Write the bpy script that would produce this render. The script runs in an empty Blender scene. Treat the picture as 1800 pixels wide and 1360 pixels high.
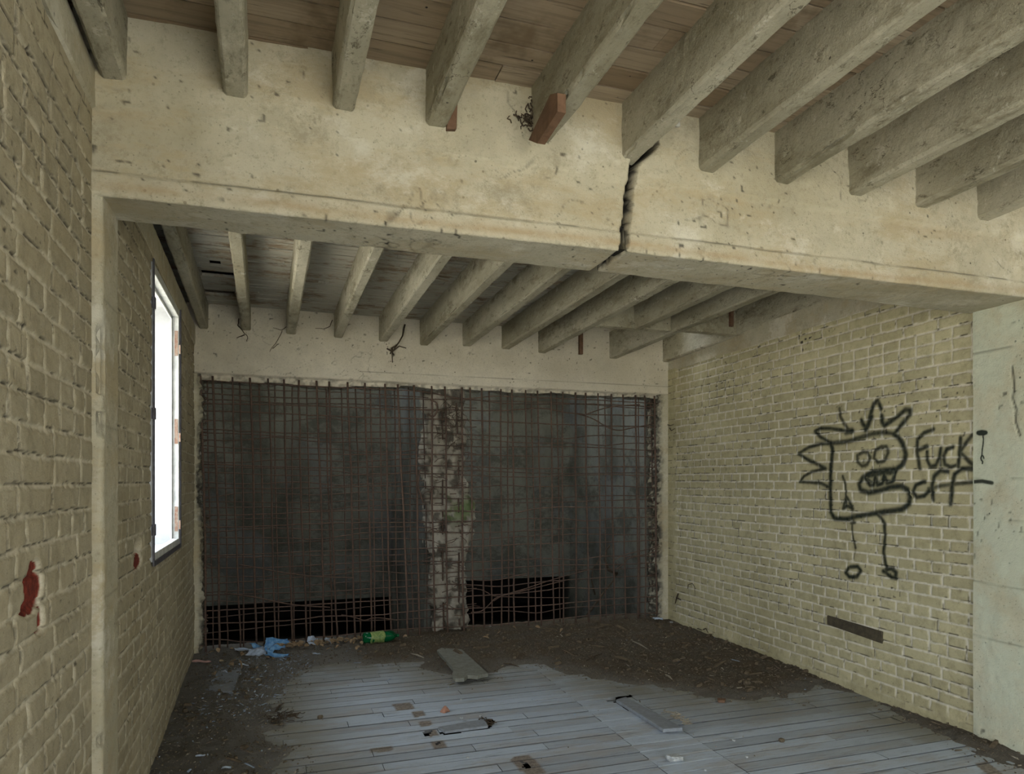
import bpy, bmesh, math, random
import numpy as np
from mathutils import Vector
random.seed(7); RNG = np.random.default_rng(7)
S = bpy.context.scene
COL = S.collection

# ---------------------------------------------------------------- camera, sky, lamps, exposure
F = 1240.0; YAW = math.radians(18.92); HY = 847.0; CH = 1.55
cd = bpy.data.cameras.new('camera'); cam = bpy.data.objects.new('camera', cd); COL.objects.link(cam)
cd.sensor_fit = 'HORIZONTAL'; cd.sensor_width = 36.0; cd.lens = F / 1800 * 36
cd.shift_y = (HY - 680) / 1800.0; cd.clip_start = .05; cd.clip_end = 200
cam.location = (0, 0, CH); cam.rotation_euler = (math.pi / 2, 0, -YAW)
S.camera = cam
S.view_settings.view_transform = 'Standard'; S.view_settings.look = 'None'
S.view_settings.gamma = 1; S.view_settings.use_curve_mapping = False
S.view_settings.exposure = 0.9
w = bpy.data.worlds.new('sky'); S.world = w; w.use_nodes = True
bg = w.node_tree.nodes['Background']; bg.inputs[0].default_value = (.86, .93, 1.0, 1); bg.inputs[1].default_value = 5.0
sl_ = bpy.data.lights.new('sun', 'SUN'); sl_.energy = 13; sl_.angle = .02; sl_.color = (1.0, .93, .80)
su = bpy.data.objects.new('sun', sl_); COL.objects.link(su); su.rotation_euler = Vector((.06, .50, -.86)).to_track_quat('-Z', 'Y').to_euler()   # high sun from behind the building's open end

def portal(name, loc, rot, sx, sy):
    l = bpy.data.lights.new(name, 'AREA'); l.shape = 'RECTANGLE'; l.size = sx; l.size_y = sy
    l.cycles.is_portal = True
    o = bpy.data.objects.new(name, l); COL.objects.link(o); o.location = loc; o.rotation_euler = rot
R90 = math.pi / 2
portal('window_portal', (-.98, 4.78, 1.92), (0, -R90, 0), 1.6, 1.15)         # far bay window, left wall
portal('window_portal', (-.985, -.4, 1.55), (0, -R90, 0), 2.3, 2.2)          # near bay window, left wall
portal('window_portal', (1.55, -3.05, 1.3), (R90, 0, 0), 2.9, 3.2)          # open end behind the camera

# ---------------------------------------------------------------- picture to place
cs, sn = math.cos(YAW), math.sin(YAW)
def ray(px, py):
    a = (px - 900) / F; b = -(py - HY) / F
    return np.array([a * cs + sn, -a * sn + cs, b])
def on_z(px, py, z=0.0):
    r = ray(px, py); t = (z - CH) / r[2]; return np.array([r[0] * t, r[1] * t, z])
def on_y(px, py, y):
    r = ray(px, py); t = y / r[1]; return np.array([r[0] * t, y, CH + r[2] * t])
def XL(y): return -.604 - .013 * max(0, y - 4)
def XR(y): return 4.05 + .034 * (y - 3.13)
def on_left(px, py):
    r = ray(px, py); t = -.604 / r[0]; y = r[1] * t
    for _ in range(6): t = XL(y) / r[0]; y = r[1] * t
    return np.array([r[0] * t, y, CH + r[2] * t])
def on_right(px, py):
    r = ray(px, py); t = (4.05 - .034 * 3.13) / (r[0] - .034 * r[1]); return np.array([r[0] * t, r[1] * t, CH + r[2] * t])
def Y1(x): return float(np.interp(x, [-.65, 1.5, 4.1], [2.877, 2.815, 2.79]))
def Y2(x): return float(np.interp(x, [-.65, 2.2, 4.1], [3.13, 3.14, 3.18]))
def on_girder(px, py):
    y = 2.84
    for _ in range(6): p = on_y(px, py, y); y = Y1(p[0])
    return p
YB = 6.83
def ZJ(y): return 3.0 - .028 * (y - 2.85)      # underside of the joists
def ZD(y): return 3.225 - .022 * (y - 2.85)     # underside of the deck
XS = .007

# ---------------------------------------------------------------- numpy noise
def _h(ix, iy, s):
    n = (ix.astype(np.int64) * 374761393 + iy.astype(np.int64) * 668265263 + s * 974711) & 0x7fffffff
    n = ((n ^ (n >> 13)) * 1274126177) & 0x7fffffff
    return ((n ^ (n >> 16)) & 0xffff) / 65535.0
def vnoise(x, y, s=0):
    ix = np.floor(x); iy = np.floor(y); fx = x - ix; fy = y - iy
    fx = fx * fx * (3 - 2 * fx); fy = fy * fy * (3 - 2 * fy)
    a = _h(ix, iy, s); b = _h(ix + 1, iy, s); c = _h(ix, iy + 1, s); d = _h(ix + 1, iy + 1, s)
    return (a * (1 - fx) + b * fx) * (1 - fy) + (c * (1 - fx) + d * fx) * fy
def fbm(x, y, s=0, o=4):
    t = 0; a = .5
    for k in range(o): t = t + a * vnoise(x * 2 ** k, y * 2 ** k, s + 17 * k); a *= .5
    return t / (1 - .5 ** o)
def sstep(a, b, x):
    t = np.clip((x - a) / (b - a), 0, 1); return t * t * (3 - 2 * t)
def seg_dist(u, v, pts):
    d = np.full(u.shape, 9.0)
    for (a, b) in zip(pts[:-1], pts[1:]):
        ax, ay = a; bx, by = b; L = (bx - ax) ** 2 + (by - ay) ** 2 + 1e-12
        t = np.clip(((u - ax) * (bx - ax) + (v - ay) * (by - ay)) / L, 0, 1)
        d = np.minimum(d, np.hypot(u - ax - t * (bx - ax), v - ay - t * (by - ay)))
    return d

# ---------------------------------------------------------------- mesh helpers
def link(name, verts, faces, mat, parent=None, smooth=False, col=None):
    me = bpy.data.meshes.new(name)
    me.from_pydata([tuple(map(float, v)) for v in verts], [], faces); me.update()
    if smooth: me.polygons.foreach_set('use_smooth', [True] * len(me.polygons))
    if col is not None:
        at = me.color_attributes.new('mark', 'FLOAT_COLOR', 'POINT'); at.data.foreach_set('color', np.asarray(col, np.float32).ravel())
    me.materials.append(mat)
    o = bpy.data.objects.new(name, me); COL.objects.link(o)
    if parent: o.parent = parent; o.matrix_parent_inverse = parent.matrix_world.inverted()
    return o
def grid_mesh(name, P, mat, mask=None, col=None, parent=None, flip=False):
    n, m = P.shape[:2]
    idx = np.arange(n * m).reshape(n, m)
    q = np.stack([idx[:-1, :-1], idx[1:, :-1], idx[1:, 1:], idx[:-1, 1:]], -1).reshape(-1, 4)
    if mask is not None: q = q[mask.reshape(-1)]
    if flip: q = q[:, ::-1]
    used = np.unique(q); mp = np.full(n * m, -1); mp[used] = np.arange(len(used)); q = mp[q]
    V = P.reshape(-1, 3)[used]
    me = bpy.data.meshes.new(name)
    me.vertices.add(len(V)); me.vertices.foreach_set('co', V.astype(np.float32).ravel())
    me.loops.add(q.size); me.loops.foreach_set('vertex_index', q.astype(np.int32).ravel())
    me.polygons.add(len(q)); me.polygons.foreach_set('loop_start', np.arange(0, q.size, 4, dtype=np.int32))
    me.polygons.foreach_set('loop_total', np.full(len(q), 4, np.int32))
    me.update(calc_edges=True); me.validate()
    me.polygons.foreach_set('use_smooth', np.ones(len(me.polygons), bool))
    if col is not None:
        at = me.color_attributes.new('mark', 'FLOAT_COLOR', 'POINT')
        at.data.foreach_set('color', col.reshape(-1, 4)[used].astype(np.float32).ravel())
    me.materials.append(mat)
    o = bpy.data.objects.new(name, me); COL.objects.link(o)
    if parent: o.parent = parent; o.matrix_parent_inverse = parent.matrix_world.inverted()
    return o
class MB:
    def __init__(s): s.v = []; s.f = []
    def box(s, x0, x1, y0, y1, z0, z1):
        b = len(s.v)
        s.v += [(x0, y0, z0), (x1, y0, z0), (x1, y1, z0), (x0, y1, z0), (x0, y0, z1), (x1, y0, z1), (x1, y1, z1), (x0, y1, z1)]
        s.f += [tuple(b + i for i in q) for q in ((3, 2, 1, 0), (4, 5, 6, 7), (0, 1, 5, 4), (1, 2, 6, 5), (2, 3, 7, 6), (3, 0, 4, 7))]
        return s
    def hexa(s, P):
        b = len(s.v); s.v += [tuple(p) for p in P]
        s.f += [tuple(b + i for i in q) for q in ((3, 2, 1, 0), (4, 5, 6, 7), (0, 1, 5, 4), (1, 2, 6, 5), (2, 3, 7, 6), (3, 0, 4, 7))]
        return s
    def tube(s, pts, r, n=6, caps=True):
        pts = [Vector(p) for p in pts]; rings = []
        for i, p in enumerate(pts):
            t = (pts[min(i + 1, len(pts) - 1)] - pts[max(i - 1, 0)]).normalized()
            a = t.orthogonal().normalized() if i == 0 else (pa - t * pa.dot(t)).normalized()
            pa = a; c = t.cross(a); rr = r[i] if isinstance(r, (list, tuple)) else r
            base = len(s.v)
            for k in range(n):
                an = 2 * math.pi * k / n; s.v.append(tuple(p + (a * math.cos(an) + c * math.sin(an)) * rr))
            rings.append(base)
        for a, b in zip(rings[:-1], rings[1:]):
            for k in range(n): s.f.append((a + k, a + (k + 1) % n, b + (k + 1) % n, b + k))
        if caps: s.f.append(tuple(rings[0] + k for k in range(n))[::-1]); s.f.append(tuple(rings[-1] + k for k in range(n)))
        return s
    def build(s, name, mat, parent=None, smooth=False): return link(name, s.v, s.f, mat, parent, smooth)
def tag(o, label=None, cat=None, group=None, kind=None):
    if label: o['label'] = label
    if cat: o['category'] = cat
    if group: o['group'] = group
    if kind: o['kind'] = kind
    return o
def struct(o): o['kind'] = 'structure'; return o
def empty(name, loc, rz=0):
    o = bpy.data.objects.new(name, None); COL.objects.link(o); o.location = tuple(loc); o.rotation_euler = (0, 0, rz); o.empty_display_size = .1
    bpy.context.view_layer.update(); return o
def recentre(o):
    me = o.data; n = len(me.vertices); a = np.empty(n * 3, np.float32); me.vertices.foreach_get('co', a); a = a.reshape(-1, 3)
    c = np.array([(a[:, 0].min() + a[:, 0].max()) / 2, (a[:, 1].min() + a[:, 1].max()) / 2, a[:, 2].min()])
    a -= c; me.vertices.foreach_set('co', a.ravel()); o.location = c; me.update(); return o
def bevel(o, w=.004, seg=2):
    m = o.modifiers.new('bevel', 'BEVEL'); m.width = w; m.segments = seg; return o

# ---------------------------------------------------------------- materials
class NT:
    def __init__(s, name):
        s.m = bpy.data.materials.new(name); s.m.use_nodes = True; s.t = s.m.node_tree; s.n = s.t.nodes
        s.b = s.n['Principled BSDF']; s.geo = s.n.new('ShaderNodeNewGeometry'); s.P = s.geo.outputs['Position']
    def link(s, a, b): s.t.links.new(a, b)
    def val(s, i, v):
        if hasattr(v, 'links') or hasattr(v, 'is_output'): s.link(v, i)
        else: i.default_value = v
    def noise(s, scale, detail=4, rough=.6, vec=None, dist=0):
        n = s.n.new('ShaderNodeTexNoise'); n.inputs['Scale'].default_value = scale; n.inputs['Detail'].default_value = detail
        n.inputs['Roughness'].default_value = rough; n.inputs['Distortion'].default_value = dist
        s.link(vec or s.P, n.inputs['Vector']); return n.outputs['Fac']
    def map(s, scale, vec=None):
        n = s.n.new('ShaderNodeMapping'); n.inputs['Scale'].default_value = scale; s.link(vec or s.P, n.inputs['Vector']); return n.outputs[0]
    def voro(s, scale, feat='F1', vec=None):
        n = s.n.new('ShaderNodeTexVoronoi'); n.feature = feat; n.inputs['Scale'].default_value = scale; s.link(vec or s.P, n.inputs['Vector']); return n.outputs['Distance']
    def ramp(s, f, a, b, va=0., vb=1.):
        n = s.n.new('ShaderNodeMapRange'); n.interpolation_type = 'SMOOTHSTEP'
        for i, v in ((1, a), (2, b), (3, va), (4, vb)): n.inputs[i].default_value = v
        s.link(f, n.inputs[0]); return n.outputs[0]
    def math(s, op, a, b=0.):
        n = s.n.new('ShaderNodeMath'); n.operation = op; s.val(n.inputs[0], a); s.val(n.inputs[1], b); return n.outputs[0]
    def mix(s, f, a, b, mode='MIX'):
        n = s.n.new('ShaderNodeMix'); n.data_type = 'RGBA'; n.blend_type = mode
        s.val(n.inputs[0], f); s.val(n.inputs[6], a if hasattr(a, 'is_output') else (*a, 1) if len(a) == 3 else a); s.val(n.inputs[7], b if hasattr(b, 'is_output') else (*b, 1) if len(b) == 3 else b)
        return n.outputs[2]
    def attr(s, name='mark'):
        n = s.n.new('ShaderNodeAttribute'); n.attribute_name = name
        p = s.n.new('ShaderNodeSeparateColor'); s.link(n.outputs['Color'], p.inputs[0]); return p.outputs[0], p.outputs[1], p.outputs[2], n.outputs['Alpha']
    def bump(s, h, strength=.5, dist=.005):
        n = s.n.new('ShaderNodeBump'); n.inputs['Strength'].default_value = strength; n.inputs['Distance'].default_value = dist
        s.link(h, n.inputs['Height']); s.link(n.outputs[0], s.b.inputs['Normal'])
    def done(s, col, rough=.9, spec=.2):
        s.val(s.b.inputs['Base Color'], col if hasattr(col, 'is_output') else (*col, 1)); s.val(s.b.inputs['Roughness'], rough)
        s.b.inputs['Specular IOR Level'].default_value = spec; return s.m

def mat_concrete(name, base, dark, stain=.55, speck=1.0, streak=(1, 1, 1)):
    t = NT(name)
    big = t.ramp(t.noise(1.3, 5, .65, t.map(streak)), .35, .7)
    med = t.noise(9, 6, .7)
    c = t.mix(t.math('MULTIPLY', big, stain), base, dark)
    c = t.mix(t.ramp(med, .3, .75, 0, .5), c, tuple(x * .72 for x in base))
    fine = t.noise(60, 4, .7)
    c = t.mix(t.ramp(fine, .52, .8, 0, .55), c, tuple(x * .5 for x in dark))
    sp = t.voro(14); gate = t.ramp(t.noise(3.1, 2), .45, .62)
    c = t.mix(t.math('MULTIPLY', t.ramp(sp, .10, .055, 0, .85 * speck), gate), c, (.05, .042, .03))
    sp2 = t.voro(37); c = t.mix(t.ramp(sp2, .14, .07, 0, .45 * speck), c, (.09, .08, .055))
    h = t.math('ADD', t.math('MULTIPLY', t.noise(28, 6, .75), 1.0), t.math('MULTIPLY', t.noise(150, 3), .35))
    t.bump(h, .55, .008)
    return t, c
CREAM = (.56, .515, .385); CREAMD = (.36, .315, .20)
t, c = mat_concrete('painted_concrete', CREAM, CREAMD, .8)
c = t.mix(t.ramp(t.noise(2.4, 6, .75, t.map((.6, 1, 1.6))), .46, .62, 0, .75), c, (.43, .355, .22))
c = t.mix(t.ramp(t.noise(4.2, 7, .85), .52, .66, 0, .7), c, (.33, .29, .20)); c = t.mix(t.ramp(t.noise(14, 6, .85), .55, .66, 0, .55), c, (.30, .26, .17))
c = t.mix(t.ramp(t.noise(3.0, 6, .75, t.map((.7, 1, 1))), .34, .46, .6, 0), c, (.66, .63, .52))
r, g, b, a = t.attr(); c = t.mix(t.math('MULTIPLY', r, t.ramp(t.noise(5, 5, .75, t.map((.5, 1, 1))), .35, .6, .2, .8)), c, (.40, .29, .16)); t.bump(t.math('ADD', t.noise(30, 8, .8), t.math('MULTIPLY', t.noise(150, 3), .35)), .65, .010); c = t.mix(g, c, (.030, .027, .022)); M_CONC = t.done(c, .92)
t, c = mat_concrete('lintel_concrete', (.64, .585, .465), (.45, .40, .29), .7)  # lintel made lighter than the other concrete in place of window light
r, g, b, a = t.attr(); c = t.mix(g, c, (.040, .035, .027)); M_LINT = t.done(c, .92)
t, c = mat_concrete('joist_concrete', (.54, .50, .375), (.27, .24, .155), .95, 1.0, (1.5, .5, 1.5))
c = t.mix(t.ramp(t.noise(5.5, 6, .8, t.map((1, .35, 1))), .50, .66, 0, .75), c, (.20, .175, .11))
c = t.mix(t.ramp(t.noise(16, 6, .85, t.map((1, .5, 1))), .56, .66, 0, .8), c, (.11, .095, .06))
c = t.mix(t.ramp(t.noise(9, 5, .8), .34, .40, .5, 0), c, (.66, .63, .52))
wv = t.noise(2.6, 6, .6, t.map((1, .6, 1))); c = t.mix(t.math('MULTIPLY', t.ramp(t.math('ABSOLUTE', t.math('SUBTRACT', wv, .5)), .0035, .0008, 0, .7), t.ramp(t.noise(1.9, 2), .52, .60)), c, (.05, .04, .025))
t.bump(t.math('ADD', t.noise(26, 8, .8), t.math('MULTIPLY', t.noise(8, 4, .7), .8)), .9, .014); M_JOIST = t.done(c, .93)
t, c = mat_concrete('raw_concrete', (.42, .40, .33), (.20, .185, .14), .9, 1.6); t.bump(t.noise(45, 8, .85), 1., .02)
c = t.mix(t.ramp(t.noise(22, 6, .8), .5, .62, 0, .9), c, (.10, .088, .065)); M_RAW = t.done(c, .96)
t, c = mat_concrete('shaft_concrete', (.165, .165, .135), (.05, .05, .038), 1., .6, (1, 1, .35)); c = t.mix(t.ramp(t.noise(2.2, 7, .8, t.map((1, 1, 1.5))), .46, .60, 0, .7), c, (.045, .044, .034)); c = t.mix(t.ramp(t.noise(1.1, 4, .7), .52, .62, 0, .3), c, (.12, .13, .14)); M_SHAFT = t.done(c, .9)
t, c = mat_concrete('pilaster_concrete', (.57, .54, .39), (.43, .38, .24), .7, 1.5); c = t.mix(t.ramp(t.noise(1.6, 5, .7), .45, .6, 0, .6), c, (.52, .56, .43))
r, g, b, a = t.attr(); c = t.mix(g, c, (.035, .033, .025)); M_PIL = t.done(c, .9)

def mat_brick(name, base, dark, mortar):
    t = NT(name); r, g, b, a = t.attr(); a = t.ramp(r, 1.2, 1.9); r = t.math('MINIMUM', r, 1.0)
    big = t.ramp(t.noise(1.1, 5, .65), .35, .68)
    c = t.mix(t.math('MULTIPLY', big, .75), base, dark)
    c = t.mix(t.ramp(b, 0, 1, 0, .42), c, tuple(x * .66 for x in base))
    c = t.mix(t.math('MULTIPLY', r, .9), c, mortar)
    c = t.mix(t.ramp(t.noise(14, 6, .75), .42, .75, 0, .5), c, tuple(x * .6 for x in dark))
    c = t.mix(t.ramp(t.voro(40), .13, .06, 0, .5), c, (.07, .06, .04))
    c = t.mix(g, c, (.055, .046, .032))
    c = t.mix(a, c, t.mix(t.ramp(t.noise(60), .3, .7), (.20, .035, .02), (.10, .018, .012)))
    h = t.math('ADD', t.noise(40, 6, .7), t.math('MULTIPLY', t.noise(160, 3), .4)); t.bump(h, .5, .006)
    return t.done(c, .9)
M_BR = mat_brick('painted_brick_right', (.52, .465, .28), (.35, .305, .165), (.66, .615, .49))
M_BL = mat_brick('painted_brick_left', (.45, .395, .275), (.30, .25, .155), (.55, .495, .37))

t = NT('ceiling_boards'); r, g, b, a = t.attr()
v = t.map((.6, 14, 1)); gr = t.noise(3, 6, .7, v)
c = t.mix(b, (.36, .285, .195), (.23, .165, .10)); c = t.mix(t.ramp(gr, .4, .7, 0, .6), c, (.14, .105, .065))
c = t.mix(t.ramp(t.noise(2.2, 5, .7), .5, .68, 0, .8), c, (.15, .105, .06)); c = t.mix(t.ramp(t.voro(7), .05, .02), c, (.01, .01, .01))
sy = t.n.new('ShaderNodeSeparateXYZ'); t.link(t.P, sy.inputs[0]); ww = t.math('MULTIPLY', t.ramp(t.noise(3.3, 6, .75, t.map((1, 2, 1))), .36, .52, 0, .8), t.math('GREATER_THAN', sy.outputs[1], 3.0)); c = t.mix(ww, c, (.44, .43, .36)); c = t.mix(t.ramp(t.noise(60, 3, .7, t.map((.05, 1, 1))), .62, .70, 0, .6), c, (.06, .045, .03)); t.bump(gr, .4, .004); M_DECK = t.done(c, .85)

t = NT('floor_paint'); r, g, b, a = t.attr()
v = t.map((.7, 12, 1)); gr = t.noise(3.5, 6, .7, v)
c = t.mix(b, (.42, .485, .56), (.30, .335, .375))
c = t.mix(t.ramp(gr, .40, .70, 0, .40), c, (.47, .52, .57))
c = t.mix(t.ramp(t.noise(2.1, 6, .75, t.map((.7, 2.5, 1))), .48, .62, 0, .55), c, (.33, .30, .265))
c = t.mix(t.ramp(t.noise(9, 6, .8, t.map((.35, 4, 1))), .52, .64, 0, .6), c, (.16, .165, .165))
c = t.mix(t.ramp(t.noise(24, 5, .8, t.map((.5, 3, 1))), .60, .70, 0, .7), c, (.12, .115, .10))
c = t.mix(t.ramp(t.voro(30), .09, .04, 0, .8), c, (.10, .09, .075)); c = t.mix(t.ramp(t.noise(70, 2), .70, .78, 0, .6), c, (.5, .52, .55))
c = t.mix(g, c, t.mix(t.ramp(t.noise(50, 4, .8), .35, .65), (.13, .105, .085), (.27, .235, .20)))
dn = t.math('MULTIPLY', r, t.ramp(t.noise(3, 6, .7), .30, .55, .45, 1.)); c = t.mix(t.math('MULTIPLY', dn, .78), c, t.mix(t.noise(60, 4, .8), (.13, .115, .07), (.21, .19, .13)))
c = t.mix(t.math('SUBTRACT', 1.0, a), c, (.045, .042, .038)); t.bump(t.math('ADD', gr, t.math('MULTIPLY', t.noise(80), .5)), .4, .003); M_FLOOR = t.done(c, .6, .35)

t = NT('soil'); n1 = t.noise(4, 5, .7); n2 = t.noise(70, 5, .8); n3 = t.noise(200, 3, .8)
c = t.mix(t.ramp(n2, .35, .65), (.085, .068, .045), (.21, .175, .125)); c = t.mix(t.ramp(n1, .4, .65, 0, .6), c, (.13, .088, .046))
r, g, b, a = t.attr(); c = t.mix(t.math('MULTIPLY', r, .6), c, (.34, .33, .30))
c = t.mix(t.ramp(n3, .60, .72), c, (.23, .20, .15)); t.bump(t.math('ADD', n2, n3), 1., .02); M_SOIL = t.done(c, .97)

def mat_simple(name, a, b, sc=30, rough=.8, bump=.5, spec=.3, rand=0., **k):
    t = NT(name); f = t.ramp(t.noise(sc, 5, .7), .3, .7); c = t.mix(f, a, b)
    if rand:
        oi = t.n.new('ShaderNodeObjectInfo'); c = t.mix(t.math('MULTIPLY', oi.outputs['Random'], rand), c, tuple(x * .35 for x in a))
    t.bump(t.noise(sc * 3, 4, .7), bump, .003); m = t.done(c, rough, spec)
    for kk, vv in k.items(): t.b.inputs[kk.replace('_', ' ')].default_value = vv
    return m
M_RUST = mat_simple('rusty_rebar', (.150, .086, .056), (.062, .041, .030), 40, .75, .6, .4, rand=.5)
M_RUSTG = mat_simple('greyish_rebar', (.20, .17, .18), (.10, .075, .07), 40, .6, .5, .5, rand=.4)
M_ROOT = mat_simple('dead_root', (.085, .060, .035), (.035, .024, .015), 60)
M_WEDGE = mat_simple('orange_brown_wood', (.17, .095, .055), (.10, .055, .03), 18, .75)
M_OLDWOOD = mat_simple('grey_painted_board', (.19, .195, .165), (.13, .125, .095), 25, .8)
M_BLUEWOOD = mat_simple('blue_grey_board', (.25, .275, .30), (.19, .20, .21), 25, .7)
M_DARKWOOD = mat_simple('dark_embedded_wood', (.085, .070, .042), (.05, .04, .025), 25, .85)
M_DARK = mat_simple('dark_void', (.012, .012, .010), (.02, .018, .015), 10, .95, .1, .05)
M_WHITE = mat_simple('white_reveal_plaster', (.40, .405, .41), (.33, .335, .34), 9, .9, .3)
M_FRAME = mat_simple('window_frame_paint', (.60, .61, .58), (.42, .43, .41), 14, .7)
M_STEEL = mat_simple('dark_frame_metal', (.10, .10, .12), (.06, .05, .05), 40, .6)
M_HINGE = mat_simple('rusty_hinge', (.22, .10, .06), (.34, .27, .21), 60, .7)
M_STONE = mat_simple('pale_mortar', (.45, .47, .47), (.28, .29, .28), 50, .9)
M_BRICKBIT = mat_simple('orange_brick', (.36, .19, .13), (.25, .13, .09), 60, .95)
M_PINK = mat_simple('pink_paper', (.42, .25, .21), (.33, .20, .16), 20, .8)
M_BLUE = mat_simple('blue_printed_paper', (.035, .16, .38), (.20, .38, .58), 22, .6)
M_PAPER = mat_simple('pale_paper', (.42, .50, .60), (.30, .34, .40), 25, .7)
M_LEAF = mat_simple('dead_leaf', (.40, .29, .17), (.24, .16, .085), 20, .85, rand=.4)
M_MOSS = mat_simple('green_moss', (.13, .30, .035), (.06, .16, .02), 60, .95)
M_CHIP = mat_simple('chip_brown', (.14, .11, .072), (.07, .054, .034), 50, .95)
M_CLOD = mat_simple('clod', (.12, .09, .055), (.06, .044, .026), 60, .95)
M_CHIPL = mat_simple('chip_pale', (.33, .29, .22), (.20, .17, .12), 60, .95)
M_CHIPB = mat_simple('chip_pale_blue', (.33, .40, .48), (.20, .24, .30), 60, .9)
M_LABEL = mat_simple('bottle_label_paper', (.28, .33, .11), (.08, .16, .04), 45, .5)
M_CERAM = mat_simple('white_ceramic', (.55, .54, .48), (.45, .43, .37), 30, .4)
M_BOUNCE = mat_simple('outdoor_bounce_ground', (.58, .56, .50), (.50, .48, .43), 2, .95)  # unseen outdoor ground, made pale to bounce daylight indoors
t = NT('green_bottle_plastic'); M_BOTTLE = t.done((.004, .11, .035), .15, .5); t.b.inputs['Transmission Weight'].default_value = .35; t.b.inputs['IOR'].default_value = 1.3
t = NT('spray_paint'); r, g, b, a = t.attr()
tr = t.n.new('ShaderNodeBsdfTransparent'); mx = t.n.new('ShaderNodeMixShader'); t.link(r, mx.inputs[0]); t.link(tr.outputs[0], mx.inputs[1]); t.link(t.b.outputs[0], mx.inputs[2])
t.link(mx.outputs[0], t.n['Material Output'].inputs[0]); M_SPRAY = t.done((.018, .024, .014), .6, .3)

# ---------------------------------------------------------------- brick relief
def bricks(u, v, seed, course=.0745, st=.272, amp=1.0, rough=1.0, crackth=.56):
    """u along the wall, v up: returns relief (m) and marks r=mortar g=dirt/crack b=brick tone"""
    wv = v + .006 * (fbm(u * 2.2, v * 3, seed) - .5) * 2 + .004 * (vnoise(u * 9, v * 9, seed + 1) - .5)
    row = np.floor(wv / course); fv = wv / course - row
    kind = (_h(row, row * 0, seed + 2) < .12) ^ (np.mod(row, 2) == 0)
    L = np.where(kind, st, st / 2)
    off = _h(row, row * 0 + 3, seed + 4) * .05 + np.where(kind, 0, st / 4)
    uu = u + off + .008 * (vnoise(u * 7, v * 13 + 7, seed + 5) - .5)
    cu = np.floor(uu / L); fu = uu / L - cu
    jw = (_h(cu, row, seed + 6) - .5) * .012
    eu = np.minimum(fu, 1 - fu) * L + jw * .3; ev = np.minimum(fv, 1 - fv) * course
    wob = .0035 * (vnoise(u * 45, v * 45, seed + 7) - .5) * 2 * rough
    e = np.minimum(eu, ev) + wob
    body = sstep(.002, .0115, e); mort = 1 - sstep(.004, .0085, e)
    tone = _h(cu, row, seed + 9)
    h = amp * (.0055 * body + .004 * (tone - .5) * body) + rough * (.0035 * (fbm(u * 30, v * 30, seed + 10) - .5) + .012 * (fbm(u * 2.5, v * 2.5, seed + 11) - .5))
    # hairline openings under and beside the bricks, broken up by noise
    gate = sstep(crackth, crackth + .06, fbm(u * 3.3, v * 5.0, seed + 12) * .55 + vnoise(u * 17, v * 17, seed + 13) * .45)
    line = np.exp(-((ev - .0075 + wob) / .0028) ** 2) * (fv < .5) + .8 * np.exp(-((eu - .007 + wob) / .0028) ** 2) * (fu < .5)
    crack = np.clip(line * gate, 0, 1)
    pits = sstep(.87, .93, vnoise(u * 52, v * 52, seed + 14)) * sstep(.52, .62, fbm(u * 2, v * 2, seed + 15))
    g = np.clip(crack + pits * .8, 0, 1); h = h - .006 * crack - .003 * pits
    return h, mort, g, tone
def colr(r, g, b, a): return np.stack([r + 0 * b, g + 0 * b, b, a + 0 * b], -1)

# ---------------------------------------------------------------- left wall (brick, window opening, concrete band)
WY0, WY1, WZ0, WZ1 = 4.19, 5.36, 1.12, 2.73
def left_wall(y0, y1, z1, nm, res, seed, parent=None):
    ys = np.arange(y0, y1 + res, res); ys[-1] = y1; zs = np.arange(-.02, z1 + res, res); zs[-1] = z1
    Yg, Zg = np.meshgrid(ys, zs, indexing='ij')
    h, mo, g, b = bricks(Yg, Zg, seed, course=.081, st=.30, amp=1.0, rough=1.25, crackth=.44)
    al = np.zeros_like(h)
    for (px, py, ry, rz) in ((57, 1035, .10, .055), (68, 1088, .045, .042), (52, 1060, .09, .035), (240, 988, .12, .042), (57, 1003, .06, .035)):
        c = on_left(px, py); d = np.hypot((Yg - c[1]) / ry, (Zg - c[2]) / rz) + .6 * (fbm(Yg * 25, Zg * 25, 5) - .5)
        k = 1 - sstep(.85, 1.0, d); al = np.maximum(al, k)
    c = on_left(240, 962); d = np.hypot((Yg - c[1]) / .11, (Zg - c[2]) / .05); hk = 1 - sstep(.8, 1, d)
    al2 = al * (1 - hk); h = h - .016 * al - .05 * hk; g = np.clip(g * (1 - al) + hk * .6, 0, 1)
    band = sstep(z1 - .10, z1 - .05, Zg + .05 * (fbm(Yg * 5, Zg * 5, 8) - .5)); h = h * (1 - band) + .006 * band * fbm(Yg * 9, Zg * 9, 3); mo = mo * (1 - band)
    ed = sstep(0, .035, np.minimum(np.abs(Yg - 2.875), np.abs(Yg - 3.14))); h = h * ed
    X = np.vectorize(XL)(Yg) + h
    P = np.stack([X, Yg, Zg], -1)
    yc = (ys[:-1] + ys[1:]) / 2; zc = (zs[:-1] + zs[1:]) / 2; YC, ZC = np.meshgrid(yc, zc, indexing='ij')
    mask = ~((YC > WY0) & (YC < WY1) & (ZC > WZ0) & (ZC < WZ1))
    return grid_mesh(nm, P, M_BL, mask, colr(mo * (1 - al2) + 2 * al2, g, b, 1 + 0 * al2), parent, flip=False)
wl = struct(left_wall(.7, 2.89, 2.885, 'wall_left', .006, 11))
struct(left_wall(3.10, 6.95, 2.78, 'wall_left', .0075, 23))
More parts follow.
